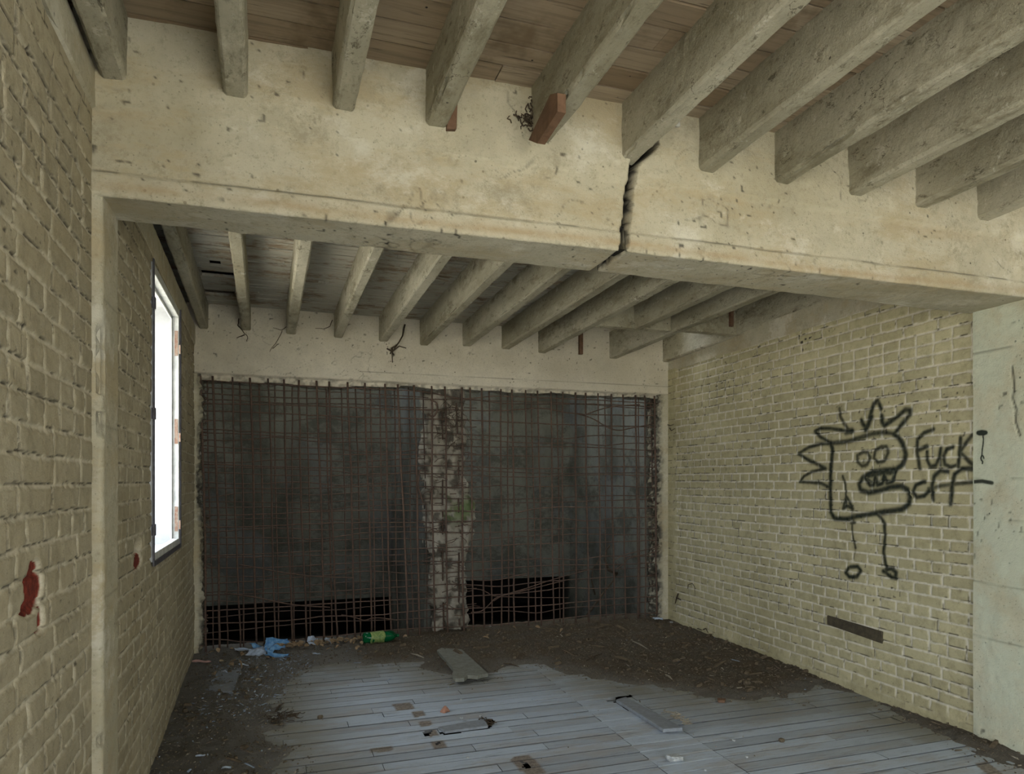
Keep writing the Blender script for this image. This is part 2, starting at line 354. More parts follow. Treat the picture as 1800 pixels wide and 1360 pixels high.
# body of the wall behind the relief, with the two window openings
mb = MB(); T = .36
def wall_body(mb, x0, x1, y0, y1, z0, z1, holes):
    ys = sorted({y0, y1, *[h[0] for h in holes], *[h[1] for h in holes]})
    for a, b in zip(ys[:-1], ys[1:]):
        hs = [h for h in holes if h[0] <= a and h[1] >= b]
        if hs: mb.box(x0, x1, a, b, z0, hs[0][2]); mb.box(x0, x1, a, b, hs[0][3], z1)
        else: mb.box(x0, x1, a, b, z0, z1)
wall_body(mb, -.98, -.645, -3.2, 7.0, -.4, 2.755, [(-1.5, .7, .4, 2.7), (WY0, WY1, WZ0, WZ1)])
mb.box(-.645, -.604, -3.2, -1.5, 0, 2.87); mb.box(-.645, -.604, -1.5, .7, 0, .4); mb.box(-.645, -.604, -1.5, .7, 2.7, 2.87)
struct(mb.build('wall_left', mat_brick('left_wall_body', (.44, .385, .265), (.28, .235, .145), (.5, .45, .335))))
struct(MB().box(-.98, -.805, -3.2, 7.0, 2.76, 3.6).build('wall_left', M_CONC))
# concrete bands (ring beam) on the left wall
def rough_beam(name, x0, x1, ya, yb, za0, za1, zb0, zb1, mat, n=.04, seed=1, amp=.006, xs=0., parent=None, round_=.01):
    """a beam along Y: x0..x1 wide, underside za0->zb0, top za1->zb1; surface roughened, lower arrises chipped"""
    ny = max(2, int(abs(yb - ya) / n)); w = x1 - x0; hh = za1 - za0; r = min(round_, w * .2); prof = []
    nz = max(2, int(hh / .03)); nx = max(2, int(w / .022))
    for i in range(nz + 1): prof.append((0, hh - (hh - r) * i / nz, -1, 0, 0))
    prof.append((r * .3, r * .3, -.7, -.7, 1))
    for i in range(nx + 1): prof.append((r + (w - 2 * r) * i / nx, 0, 0, -1, 0))
    prof.append((w - r * .3, r * .3, .7, -.7, 1))
    for i in range(nz + 1): prof.append((w, r + (hh - r) * i / nz, 1, 0, 0))
    pa = np.array(prof); m = len(pa); f = np.linspace(0, 1, ny + 1); y = ya + (yb - ya) * f
    z0 = za0 + (zb0 - za0) * f; hr = ((za1 + (zb1 - za1) * f) - z0) / hh
    arc = np.cumsum(np.hypot(np.diff(pa[:, 0], prepend=0), np.diff(pa[:, 1], prepend=hh)))
    Yf, Af = np.meshgrid(y, arc, indexing='ij')
    d = amp * 1.6 * (fbm(Yf * 4, Af * 6 + seed * 7.3, seed, 4) - .5) + amp * .9 * (fbm(Yf * 25, Af * 25, seed + 3, 3) - .5)
    chip = sstep(.60, .78, fbm(Yf * 7, Af * 2 + seed * 3.7, seed + 9, 3)); d = d - pa[None, :, 4] * (.002 + .014 * chip)
    near = np.exp(-np.minimum(np.abs(arc - arc[nz + 1]), np.abs(arc - arc[nz + nx + 3])) / .012)[None, :] ; d = d - .004 * chip * near
    P = np.stack([x0 + pa[None, :, 0] + xs * (Yf - ya) + pa[None, :, 2] * d, Yf, z0[:, None] + pa[None, :, 1] * hr[:, None] + pa[None, :, 3] * d], -1)
    idx = np.arange((ny + 1) * m).reshape(ny + 1, m)
    Fc = np.stack([idx[:-1, :-1], idx[:-1, 1:], idx[1:, 1:], idx[1:, :-1]], -1).reshape(-1, 4).tolist()
    Fc += [(a, a + m, b + m, b) for a, b in zip(idx[:-1, -1].tolist(), idx[:-1, 0].tolist())]
    Fc.append(tuple(range(m - 1, -1, -1))); Fc.append(tuple(ny * m + k for k in range(m)))
    return link(name, P.reshape(-1, 3), Fc, mat, parent)
o = recentre(rough_beam('concrete_band', -.80, -.590, -3.1, 2.86, 2.88, 3.06, 2.88, 3.03, M_CONC, .05, 3, .004))
tag(o, 'cream concrete band along the top of the near left brick wall', 'concrete band', 'concrete bands on top of the brick walls')
o = recentre(rough_beam('concrete_band', -.80, -.598, 3.12, 6.83, 2.79, 2.975, 2.765, 2.93, M_CONC, .05, 4, .004, -.008))
tag(o, 'concrete band on the left wall running above the bright window', 'concrete band', 'concrete bands on top of the brick walls')
o = recentre(rough_beam('concrete_band', 4.045, 4.30, 3.16, 6.86, 2.79, 2.975, 2.76, 2.93, M_CONC, .05, 5, .004, .034))
tag(o, 'concrete band on top of the graffitied right brick wall', 'concrete band', 'concrete bands on top of the brick walls')

# ---------------------------------------------------------------- right wall with graffiti
YR0, YR1 = 3.13, 6.90
def right_grid(y0, y1, z0, z1, res):
    ys = np.arange(y0, y1 + res, res); zs = np.arange(z0, z1 + res, res)
    return np.meshgrid(ys, zs, indexing='ij')
def right_relief(Yg, Zg):
    h, mo, g, b = bricks(Yg * 1.0 + .13, Zg + .01, 41, amp=.75, rough=.8, crackth=.53)
    foot = 1 - sstep(.05, .13, Zg + .08 * (fbm(Yg * 6, Zg * 6, 9) - .5)); h = h * (1 - foot) + .01 * foot * fbm(Yg * 12, Zg * 12, 4) + .006 * foot; mo = mo * (1 - foot); g = g * (1 - foot * .5)
    cc = on_right(1413, 600); cl = np.exp(-((Yg - cc[1]) / .16) ** 2 - ((Zg - cc[2]) / .11) ** 2); sp_ = sstep(.72, .80, vnoise(Yg * 48, Zg * 48, 44) * .6 + cl * .4) * sstep(.15, .4, cl); g = np.clip(g + sp_, 0, 1); h = h - .003 * sp_
    end = sstep(6.62, 6.70, Yg); h = h * (1 - end) + .008 * end; mo = mo * (1 - end * .8)
    return h, mo, g, b
Yg, Zg = right_grid(YR0, YR1, -.02, 2.785, .007)
h, mo, g, b = right_relief(Yg, Zg)
XRv = 4.05 + .034 * (Yg - 3.13)
struct(grid_mesh('wall_right', np.stack([XRv - h, Yg, Zg], -1), M_BR, None, colr(mo, g, b, 1 + 0 * b), flip=True))
mb = MB(); mb.hexa([(4.11, 3.14, -.4), (4.6, 3.14, -.4), (4.7, 7.1, -.4), (4.26, 7.0, -.4), (4.11, 3.14, 2.755), (4.6, 3.14, 2.755), (4.7, 7.1, 2.755), (4.26, 7.0, 2.755)])
struct(mb.build('wall_right', M_BR)); struct(MB().box(4.33, 4.6, 3.0, 7.0, 2.79, 3.6).build('wall_right', M_CONC)); struct(MB().box(4.05, 4.6, -3.2, 2.6, -.4, 3.6).build('wall_right', M_BR))

GX, GY, GS = 1350, 650, 1423 / 450.0
def gp(x, y): return (GX + x / GS, GY + y / GS)
FIG = [ # drawing: strokes in picture coordinates, brush radius in metres, strength
 ([(350, 405), (362, 440), (352, 560), (350, 700), (352, 790), (375, 825), (440, 828), (530, 808), (650, 788), (745, 776), (785, 745), (795, 705), (780, 665), (740, 645), (690, 650), (620, 672), (560, 682), (520, 668), (510, 635), (530, 595), (580, 570), (640, 560), (715, 552), (750, 525), (768, 470), (752, 410), (725, 375), (700, 355)], .020, 1),
 ([(350, 410), (440, 398), (510, 378), (580, 355), (640, 348), (700, 352)], .018, .8),
 ([(700, 358), (745, 305), (790, 250), (792, 225), (765, 222), (720, 262), (650, 310), (638, 290), (634, 255)], .018, .95),
 ([(630, 215), (612, 172), (590, 190), (570, 250), (552, 325), (530, 300), (520, 280)], .018, .95),
 ([(545, 330), (560, 300), (575, 260)], .022, 1),
 ([(400, 215), (405, 260), (425, 300), (455, 335)], .015, .75), ([(400, 215), (440, 240)], .010, .25),
 ([(460, 342), (415, 335), (350, 325), (290, 325), (262, 340), (290, 370), (350, 405)], .015, .9), ([(440, 345), (468, 338)], .024, 1),
 ([(355, 408), (290, 412), (230, 430), (172, 466), (220, 495), (325, 548), (300, 545)], .016, .85), ([(325, 548), (250, 565), (205, 590), (180, 622), (240, 625), (300, 630), (350, 655)], .014, .85),
 ([(535, 455), (500, 475), (500, 510), (525, 535), (555, 525), (572, 485), (555, 458), (525, 455)], .014, .75), ([(535, 500), (532, 525), (545, 540)], .010, .5),
 ([(635, 425), (600, 445), (592, 490), (615, 515), (650, 505), (672, 460), (660, 425), (630, 428)], .014, .8),
 ([(540, 600), (570, 640), (590, 640), (600, 590), (612, 640), (640, 630), (650, 580), (665, 630), (695, 620), (715, 560)], .016, 1), ([(560, 590), (640, 572), (700, 570)], .018, .9), ([(555, 605), (580, 625), (620, 625)], .014, .8),
 ([(420, 590), (435, 640), (438, 700), (440, 760)], .011, .8), ([(440, 705), (420, 770), (442, 755), (475, 772), (445, 710)], .014, .9),
 ([(480, 835), (472, 860), (470, 900), (480, 950), (490, 990)], .010, .75), ([(465, 850), (485, 848)], .014, .8), ([(490, 990), (480, 1050)], .007, .35),
 ([(600, 795), (625, 815), (650, 850), (655, 930), (645, 1010), (655, 1080), (670, 1110)], .014, .95),
 ([(450, 1100), (435, 1125), (455, 1150), (495, 1150), (518, 1115), (500, 1092), (460, 1095)], .016, 1),
 ([(660, 1110), (690, 1105), (715, 1125), (712, 1155), (685, 1150), (660, 1125), (645, 1118)], .015, .95)]
TXT = [
 ([(925, 328), (870, 350), (835, 385), (830, 450), (845, 548)], .014, .9), ([(840, 445), (885, 425)], .016, .9),
 ([(885, 455), (885, 500), (905, 535), (935, 530), (955, 480), (962, 435)], .014, .95), ([(955, 480), (960, 530)], .012, .8),
 ([(1030, 428), (995, 440), (978, 480), (985, 525), (1020, 540), (1045, 530)], .014, .95),
 ([(1075, 375), (1068, 450), (1060, 540)], .015, .95), ([(1145, 355), (1100, 410), (1070, 455), (1110, 500), (1142, 530)], .014, .9), ([(1065, 450), (1120, 510), (1145, 550), (1080, 545)], .010, .7),
 ([(870, 620), (825, 640), (808, 680), (830, 708), (870, 700), (898, 670)], .015, 1), ([(850, 625), (875, 625)], .012, .9),
 ([(1000, 565), (960, 560), (925, 590), (915, 640), (918, 722)], .015, .95), ([(895, 660), (960, 645), (1060, 632), (1160, 622)], .013, .75),
 ([(1145, 548), (1080, 548), (1040, 580), (1025, 640), (1015, 745)], .016, 1)]
def spray(name, strokes, label, host):
    pts = []; S_ = []
    for st, rad, k in strokes:
        q = [host(*gp(x, y)) for x, y in st]; q = [(p[1], p[2]) for p in q]; S_.append((q, rad, k)); pts += q
    ys = [p[0] for p in pts]; zs = [p[1] for p in pts]
    return S_, min(ys) - .06, max(ys) + .06, min(zs) - .06, max(zs) + .06
for nm, ST, lab in (('graffiti_figure', FIG, 'sprayed black drawing of a boxy spiky haired figure on the yellowish brick wall'),
                    ('graffiti_words', TXT, 'sprayed black two-word lettering right of the spiky figure')):
    S_, y0, y1, z0, z1 = spray(nm, ST, lab, on_right)
    y0 = max(y0, YR0 + .004)
    # same lattice as the wall so the film hugs the relief
    r_ = .007
    i0 = int((y0 - YR0) / r_); i1 = int((y1 - YR0) / r_) + 1; j0 = int((z0 + .02) / r_); j1 = int((z1 + .02) / r_) + 1
    sl = (slice(i0, i1 + 1), slice(j0, j1 + 1)); yy, zz, hh, xx = Yg[sl], Zg[sl], h[sl], XRv[sl]
    al = np.zeros_like(yy)
    for q, rad, k in S_:
        d = seg_dist(yy, zz, q) * (1 + .25 * (vnoise(yy * 12, zz * 12, 3) - .5))
        al = np.maximum(al, k * (1 - sstep(rad * .15, rad * 1.65, d)) * (.78 + .22 * vnoise(yy * 60, zz * 60, 6)))
    al *= .95
    mk = (al[:-1, :-1] + al[1:, :-1] + al[1:, 1:] + al[:-1, 1:]) > .02
    o = recentre(grid_mesh(nm, np.stack([xx - hh - .0012, yy, zz], -1), M_SPRAY, mk, colr(al, 0 * al, 0 * al, 1 + 0 * al), flip=True))
    tag(o, lab, 'graffiti')

# right pilaster (nearly flush concrete post)
Yp, Zp = right_grid(2.60, 3.135, -.02, 2.575, .009)
hp = .018 + .012 * (fbm(Yp * 5, Zp * 3, 61) - .5) + .005 * (fbm(Yp * 25, Zp * 25, 62) - .5)
gpil = np.zeros_like(Yp)
for zc in (2.42, 2.33, 2.02, 1.57, 1.33, .95, .62):
    d = np.abs(Zp - zc - .01 * (vnoise(Yp * 6, Zp * 0 + zc * 9, 63) - .5) - .02 * (Yp - 3)); k = np.exp(-(d / .004) ** 2) * sstep(.35, .5, vnoise(Yp * 5, Zp * 0 + zc * 31, 64)); hp -= .006 * k; gpil += k * .45
ck = [on_right(*q) for q in ((1782, 645), (1786, 680), (1783, 700), (1790, 720), (1788, 740), (1796, 765))]
d = seg_dist(Yp, Zp, [(p[1], p[2]) for p in ck]); k = np.exp(-(d / .005) ** 2); gpil += k * .9; hp -= .01 * k
bl = sstep(.86, .92, vnoise(Yp * 45, Zp * 45, 66)) * sstep(.5, .6, fbm(Yp * 3, Zp * 3, 67)); gpil += bl * .6; hp -= bl * .003
gpil = np.clip(gpil, 0, 1); Xp = 4.05 + .034 * (Yp - 3.13)
mp = MB().box(4.065, 4.4, 2.6, 3.13, -.02, 2.58)
pe = empty('pilaster', (4.2, 2.86, 0)); tag(pe, 'pale greenish concrete pilaster at the right edge with a sprayed dribble', 'pilaster')
grid_mesh('post_face', np.stack([Xp - hp, Yp, Zp], -1), M_PIL, None, colr(0 * gpil, gpil, 0 * gpil, 1 + 0 * gpil), pe, flip=True)
mp.build('post_core', M_PIL, pe)
# dribble and tail of the lettering on the pilaster
DR = [([(1184, 350), (1204, 346), (1224, 349)], .015, 1), ([(1190, 352), (1215, 352)], .016, 1), ([(1209, 360), (1213, 385), (1211, 410), (1206, 440), (1204, 475)], .0042, 1), ([(1204, 475), (1198, 488), (1200, 500), (1208, 510), (1206, 520)], .005, 1), ([(1210, 478), (1216, 492)], .004, 1)]
TL = [([(1150, 622), (1205, 618), (1258, 628)], .013, .8)]
for nm, ST, lab in (('paint_dribble', DR, 'black paint blot with a thin dribble on the pale pilaster'), ('graffiti_tail', TL, 'thin sprayed line running from the lettering onto the pale pilaster')):
    S_, y0, y1, z0, z1 = spray(nm, ST, lab, on_right); y0 = max(y0, 2.61); y1 = min(y1, 3.128)
    i0 = int((y0 - 2.60) / .009); i1 = int((y1 - 2.60) / .009) + 1; j0 = int((z0 + .02) / .009); j1 = int((z1 + .02) / .009) + 1
    sl = (slice(i0, i1 + 1), slice(j0, j1 + 1)); fine = 3
    ya = np.linspace(Yp[sl][0, 0], Yp[sl][-1, 0], (i1 - i0) * fine + 1); za = np.linspace(Zp[sl][0, 0], Zp[sl][0, -1], (j1 - j0) * fine + 1)
    A, B = np.meshgrid(ya, za, indexing='ij'); al = np.zeros_like(A)
    for q, rad, k in S_: al = np.maximum(al, k * (1 - sstep(rad * .5, rad * 1.2, seg_dist(A, B, q))))
    hf = np.stack([np.interp(za, Zp[0], hp[int(round((yv - 2.60) / .009)) if int(round((yv - 2.60) / .009)) < hp.shape[0] else -1]) for yv in ya])
    mk = (al[:-1, :-1] + al[1:, :-1] + al[1:, 1:] + al[:-1, 1:]) > .02
    o = recentre(grid_mesh(nm, np.stack([4.05 + .034 * (A - 3.13) - hf - .004, A, B], -1), M_SPRAY, mk, colr(al, 0 * al, 0 * al, 1 + 0 * al), flip=True)); tag(o, lab, 'graffiti')

# left pilaster
def pillar_face(fn, a0, a1, z0, z1, seed, res=.008, steps=()):
    A, Z = np.meshgrid(np.arange(a0, a1 + res / 2, res), np.arange(z0, z1 + res, res), indexing='ij')
    hgt = .008 * (fbm(A * 5, Z * 4, seed) - .5) + .005 * (fbm(A * 30, Z * 30, seed + 1) - .5)
    g = sstep(.88, .94, vnoise(A * 50, Z * 30, seed + 2)) * sstep(.52, .62, fbm(A * 4, Z * 4, seed + 3)) * .8
    for zc in steps:
        k = np.exp(-((Z - zc) / .004) ** 2); hgt -= .004 * k; g += .3 * k
    return A, Z, hgt, np.clip(g, 0, 1)
lp = empty('pilaster', (-.6, 3.0, 0)); tag(lp, 'narrow cream concrete pilaster carrying the left end of the cracked beam', 'pilaster')
# one wrapped profile: front face, soft corner, side face
prof = [(-.625, 2.865)] + [(-.625 + .007 * i, 2.872) for i in range(1, 7)] + [(-.577, 2.875), (-.571, 2.880), (-.568, 2.890)] + [(-.568, 2.90 + .0105 * i) for i in range(0, 23)] + [(-.572, 3.142), (-.60, 3.145), (-.64, 3.146)]
zz = np.arange(-.02, 2.60, .009); P = np.zeros((len(prof), len(zz), 3)); gg = np.zeros((len(prof), len(zz)))
for i, (x, y) in enumerate(prof):
    s_ = i * .009; hN = .007 * (fbm(np.full_like(zz, s_ * 6), zz * 4, 71) - .5) + .006 * (fbm(np.full_like(zz, s_ * 30), zz * 30, 72) - .5)
    side = y > 2.886 and y < 3.14
    P[i, :, 0] = x + (hN if side else 0); P[i, :, 1] = y + (0 if side else -hN); P[i, :, 2] = zz
c0 = on_left(168, 585); 
for i in range(6, 10):   # broken arris above mid height
    k = np.exp(-((zz - 1.98) / .05) ** 2) + .8 * np.exp(-((zz - 2.08) / .03) ** 2) + .7 * np.exp(-((zz - 1.82) / .10) ** 2) * (vnoise(zz * 20, zz * 0, 75) > .3) + .7 * np.exp(-((zz - .62) / .02) ** 2)
    P[i, :, 0] -= .02 * k; P[i, :, 1] += .012 * k; gg[i] = np.clip(k * (.5 + vnoise(zz * 40, zz * 0 + i, 77)), 0, 1) * .8
for zc in (2.21, 1.75, 1.13): gg += .35 * np.exp(-((zz[None] - zc) / .004) ** 2) * (np.arange(len(prof))[:, None] > 9)
grid_mesh('post_face', P, M_CONC, None, colr(0 * gg, gg, 0 * gg, 1 + 0 * gg), lp)
MB().box(-.64, -.580, 2.885, 3.135, -.02, 2.57).build('post_core', M_CONC, lp)

# ---------------------------------------------------------------- cracked girder
ge = empty('ceiling_girder', (1.7, 2.98, 2.578)); tag(ge, 'wide cream concrete beam spanning the room with a dark vertical crack', 'beam')
ZG = 2.578; TOP = 3.40
fr = [(0, TOP, 'f')]; z = TOP
prof = []
zs = list(np.arange(TOP, ZG + .012, -.0075))
for zv in zs: prof.append((0, 0., zv, 0, -1.))
for k in range(1, 4): an = k / 4 * R90; prof.append((0, .014 * (1 - math.cos(an)), ZG + .014 * (1 - math.sin(an)), -math.sin(an) * 1., -math.cos(an)))
nS = 34
for k in range(nS + 1): prof.append((1, k / nS, ZG, -1., 0))
for k in range(1, 4): an = k / 4 * R90; prof.append((2, .012 * math.sin(an) * 0, ZG + .012 * math.sin(an), -math.cos(an), math.sin(an)))
for zv in np.arange(ZG + .02, TOP, .03): prof.append((2, 0, zv, 0, 1.))
xs = np.arange(-.66, 4.30, .0085); nX = len(xs); P = np.zeros((nX, len(prof), 3)); N = np.zeros_like(P); s_acc = 0; ss = []
y1 = np.array([Y1(v) for v in xs]); y2 = np.array([Y2(v) for v in xs])
for j, (kind, a_, zv, nz, ny) in enumerate(prof):
    if kind == 0: P[:, j, 1] = y1 + a_
    elif kind == 1: P[:, j, 1] = y1 + .014 + (y2 - .012 - y1 - .014) * a_
    else: P[:, j, 1] = y2 - a_
    P[:, j, 0] = xs; P[:, j, 2] = zv; N[:, j, 1] = ny; N[:, j, 2] = nz
dd = np.linalg.norm(np.diff(P[0], axis=0), axis=1); sv = np.concatenate([[0], np.cumsum(dd)])
U, V = np.meshgrid(xs, sv, indexing='ij'); Zr = P[:, :, 2]; front = (np.arange(len(prof)) < len(zs) + 2)[None, :] * np.ones_like(U)
hh = .010 * (fbm(U * 3, V * 5, 81) - .5) + .006 * (fbm(U * 18, V * 18, 82) - .5)
# board marks: upper zone proud and rough, lower lip slightly proud
w1 = 2.888 + .010 * (vnoise(U * 3, U * 0, 83) - .5); w2 = 2.662 + .006 * (vnoise(U * 4, U * 0, 84) - .5)
hh += front * (.016 * sstep(w1 - .004, w1 + .012, Zr) + .020 * fbm(U * 2.2, V * 5, 85) * sstep(w1, w1 + .2, Zr) - .020 * .5 * sstep(w1, w1 + .2, Zr))
hh += front * .009 * (1 - sstep(w2 - .003, w2 + .003, Zr))
g = front * .6 * np.exp(-((Zr - w2) / .0035) ** 2) * sstep(.4, .6, vnoise(U * 9, V * 0, 86))
g += sstep(.90, .95, vnoise(U * 48, V * 48, 87)) * sstep(.5, .6, fbm(U * 2, V * 2, 88)) * .8
# hairline map
for sd in range(3):
    wv_ = fbm(U * 2.2, V * 2.6, 90 + sd, 4); g += .55 * np.exp(-((wv_ - .5) / .0035) ** 2) * sstep(.60, .72, fbm(U * 1.7, V * 1.7, 95 + sd))
# the open crack
cp = [on_girder(*q) for q in ((1150, 252), (1138, 266), (1118, 280), (1110, 292), (1109, 330), (1104, 370), (1099, 410), (1094, 436))]
path = [(p[0], TOP - p[2] + 0) for p in cp]
zc_ = sv[len(zs) - 1]; pe_ = [on_z(1096, 440, ZG), on_z(1072, 459, ZG), on_z(1050, 475, ZG)]
path += [(p[0], zc_ + .012 + (p[1] - Y1(p[0]))) for p in pe_]
dcr = seg_dist(U + .006 * (vnoise(V * 14, V * 0, 99) - .5) * 2 + .004 * (vnoise(V * 60, V * 0, 98) - .5), V, path)
wid = .0155; k = 1 - sstep(wid * .75, wid * 1.25, dcr); hh -= .11 * k; kd = 1 - sstep(wid * 1.0, wid * 1.4, dcr); g = np.clip(g, 0, 1) * (1 - kd) + kd; halo = (1 - sstep(wid, wid * 2.3, dcr)); hh -= .004 * halo  # crack walls coloured near-black in place of the shade inside
rst = front * (np.exp(-((Zr - 2.605 - .02 * (vnoise(U * 2, U * 0, 120) - .5)) / .018) ** 2) * .9 + .5 * np.exp(-((Zr - w1 + .02) / .03) ** 2) * sstep(.3, .7, vnoise(U * 1.5, U * 0, 121)))
P = P + N * hh[:, :, None]
grid_mesh('beam_surface', P, M_CONC, None, colr(np.clip(rst, 0, 1), np.clip(g, 0, 1), 0 * g, 1 + 0 * g), ge)

# ---------------------------------------------------------------- joists
FJ = [(177, 140), (392, 172), (583, 195), (748, 222), (932, 252), (1090, 281), (1225, 302), (1358, 323), (1487, 345), (1605, 365), (1713, 387)]
FL = ['leftmost joist of the near bay, broad underside beside the left wall', 'second joist of the near bay, narrow, peeling edge at its left',
 'third near bay joist from the left, pale and almost upright in view', 'near bay joist with a pale crack and a brown wedge behind its right foot',
 'near bay joist with an orange brown wooden wedge on its left face', 'near bay joist landing right above the big beam crack',
 'near bay joist just right of the beam crack', 'second near bay joist to the right of the beam crack', 'third near bay joist to the right of the beam crack',
 'near bay joist with blotches, second from the right end', 'rightmost joist of the near bay, only its foot in view']
for i, (q, lab) in enumerate(zip(FJ, FL)):
    p = on_girder(*q); x = p[0]; dz = p[2] - ZJ(p[1])
    yb = p[1] + .03; ya = -3.1; wd = .088
    o = rough_beam('ceiling_joist', x - XS * (ya - yb) * 0 + XS * (yb - ya) , x + XS * (yb - ya) + wd, ya, yb, ZJ(ya) + dz, ZD(ya) + .03, ZJ(yb) + dz, ZD(yb) + .03, M_JOIST, .028, 100 + i, .006, -XS, None, .014)
    tag(recentre(o), lab, 'joist', 'concrete joists of the near bay')
RJ = [(350, 577, 16), (424, 580, 17), (503, 587, 17), (587, 593, 15), (666, 600, 16), (738, 607, 15), (813, 608, 15), (882, 613, 15), (946, 620, 14), (1013, 626, 14), (1071, 630, 14), (1165, 636, 15)]
RL = ['far bay joist nearest the left wall, brightly lit by the window', 'second far bay joist, bright white side, hanging web at its foot',
 'third far bay joist from the left, pale and nearly upright', 'fourth far bay joist from the left', 'fifth far bay joist, hanging root beside its foot',
 'sixth far bay joist from the left, patched foot', 'seventh far bay joist, thin stick hanging beside it', 'eighth far bay joist from the left', 'ninth far bay joist, last before the opening in the deck',
 'shortened far bay joist ending on the trimmer', 'far bay joist crossing beside the bright opening', 'far bay joist lying along the right wall, lit from the opening']
HYt = 5.60
JX = []
for i, ((px, py, w_), lab) in enumerate(zip(RJ, RL)):
    p = on_y(px, py, YB); x = p[0]; dz = p[2] - ZJ(YB); q = on_y(px + w_, py, YB); wd = max(.075, q[0] - x)
    yb = YB + .05; ya = Y2(x) - .05
    if i == 9: yb = HYt
    JX.append((x, wd))
    o = rough_beam('ceiling_joist', x + XS * (YB - ya), x + XS * (YB - ya) + wd, ya, yb, ZJ(ya) + dz * .5, ZD(ya) + .02, ZJ(yb) + dz, ZD(yb) + .02, M_JOIST, .028, 140 + i, .006, -XS, None, .012)
    tag(recentre(o), lab, 'joist', 'concrete joists of the far bay')
# trimmers at the opening
def xbeam(name, x0, x1, y, wd, z0, z1, seed, lab):
    V = MB(); n = 24
    P_ = []
    mb = MB().box(x0, x1, y - wd / 2, y + wd / 2, z0, z1); o = mb.build(name, M_JOIST); bevel(o, .006); recentre(o); tag(o, lab, 'trimmer', 'trimmers around the deck opening'); return o
xbeam('joist_trimmer', JX[8][0] + JX[8][1] + .012, JX[10][0] + .005, HYt + .045, .09, ZJ(HYt), ZD(HYt), 1, 'short cross beam between two far joists, left of the bright opening')
xbeam('joist_trimmer', JX[10][0] + JX[10][1] + .012, JX[11][0] + .008, HYt - .02, .09, ZJ(HYt), ZD(HYt), 2, 'short cross beam nearer the right wall, under the bright opening')

# ---------------------------------------------------------------- deck boards (ceiling)
def deck(y0, y1, bw, x0, x1, skip, gap, seed):
    rs = random.Random(seed); V = []; Fc = []; C_ = []
    y = y0
    while y < y1 - .01:
        xe = x0 - rs.random() * .8; ye = min(y + bw - gap, y1)
        while xe < x1:
            L = rs.uniform(.8, 2.6); xa = max(xe, x0); xb = min(xe + L - .003, x1); xe += L
            if xb - xa < .02: continue
            segs = [(xa, xb)]
            for (sx0, sx1, sy0, sy1) in skip:
                if y + bw / 2 > sy0 and y + bw / 2 < sy1:
                    ns = []
                    for (a, b_) in segs:
                        if sx1 <= a or sx0 >= b_: ns.append((a, b_))
                        else:
                            if sx0 > a: ns.append((a, sx0))
                            if sx1 < b_: ns.append((sx1, b_))
                    segs = ns
            for (a, b_) in segs:
                zz_ = rs.uniform(-.003, .003); t_ = rs.random(); lit = 0.0
                base = len(V)
                for (xx, yy_, up) in ((a, y, 0), (b_, y, 0), (b_, ye, 0), (a, ye, 0), (a, y, .022), (b_, y, .022), (b_, ye, .022), (a, ye, .022)):
                    V.append((xx, yy_, ZD(yy_) + zz_ + up)); C_.append((0, lit, t_, 1))
                Fc.extend(tuple(base + i for i in q) for q in ((3, 2, 1, 0), (4, 5, 6, 7), (0, 1, 5, 4), (1, 2, 6, 5), (2, 3, 7, 6), (3, 0, 4, 7)))
        y += bw
    return V, Fc, C_
xo0 = JX[8][0] + .05; xo1 = 4.3
sk1 = []
for (px0, py0, px1, py1) in ((870, 72, 884, 80),):
    a = on_z(px0, py0, ZD(2)); b_ = on_z(px1, py1, ZD(2)); sk1.append((min(a[0], b_[0]), max(a[0], b_[0]), min(a[1], b_[1]) - .03, max(a[1], b_[1]) + .03))
V, Fc, C_ = deck(-3.1, 3.0, .135, -.8, 4.35, sk1, .010, 5)
struct(link('ceiling', V, Fc, M_DECK, col=C_))
sk2 = [(xo0, xo1, HYt, 6.95)]
for (px0, py0, px1, py1) in ((352, 472, 412, 486), (356, 506, 414, 517), (367, 458, 389, 467), (560, 491, 578, 499)):
    a = on_z(px0, py0, ZD(5.5)); b_ = on_z(px1, py1, ZD(5.5)); sk2.append((min(a[0], b_[0]), max(a[0], b_[0]), min(a[1], b_[1]), max(a[1], b_[1])))
V, Fc, C_ = deck(3.0, 6.9, .066, -.85, 4.4, sk2, .006, 9)
struct(link('ceiling', V, Fc, M_DECK, col=C_))
mb = MB(); mb.box(-.98, 4.6, -3.2, HYt, 3.44, 3.6); mb.box(-.98, xo0, HYt, 7.0, 3.44, 3.6)   # slab added over the boards to stop light leaks
struct(mb.build('ceiling', M_DARK))

# ---------------------------------------------------------------- back lintel and shaft
def ragged(px):  # broken lower edge
    return 0
LX0, LX1 = -.70, 4.25
res = .0085; A, Zs = np.meshgrid(np.arange(LX0, LX1, res), np.arange(2.40, 3.30, res), indexing='ij')
edge = 2.500 - .045 * fbm(A * 3.2, A * 0, 201, 5) - .015 * (A < 1.2)
Zs = np.maximum(Zs, edge)
lip = 1 - sstep(2.508, 2.524, Zs + .012 * (fbm(A * 9, Zs * 9, 202) - .5))     # spalled lower zone
hh = .004 * (fbm(A * 4, Zs * 5, 203) - .5) + .002 * (fbm(A * 30, Zs * 30, 204) - .5) - lip * (.025 + .055 * fbm(A * 22, Zs * 26, 205))
g = .0 * A
for sd in range(3):
    wv_ = fbm(A * 2.6, Zs * 3.0, 210 + sd, 4); g += .5 * np.exp(-((wv_ - .5) / .003) ** 2) * sstep(.56, .66, fbm(A * 2.3, Zs * 2.3, 215 + sd))
g += np.exp(-((Zs - 2.60 - .004 * vnoise(A * 4, A * 0, 220)) / .003) ** 2) * .5 * (A > .8)
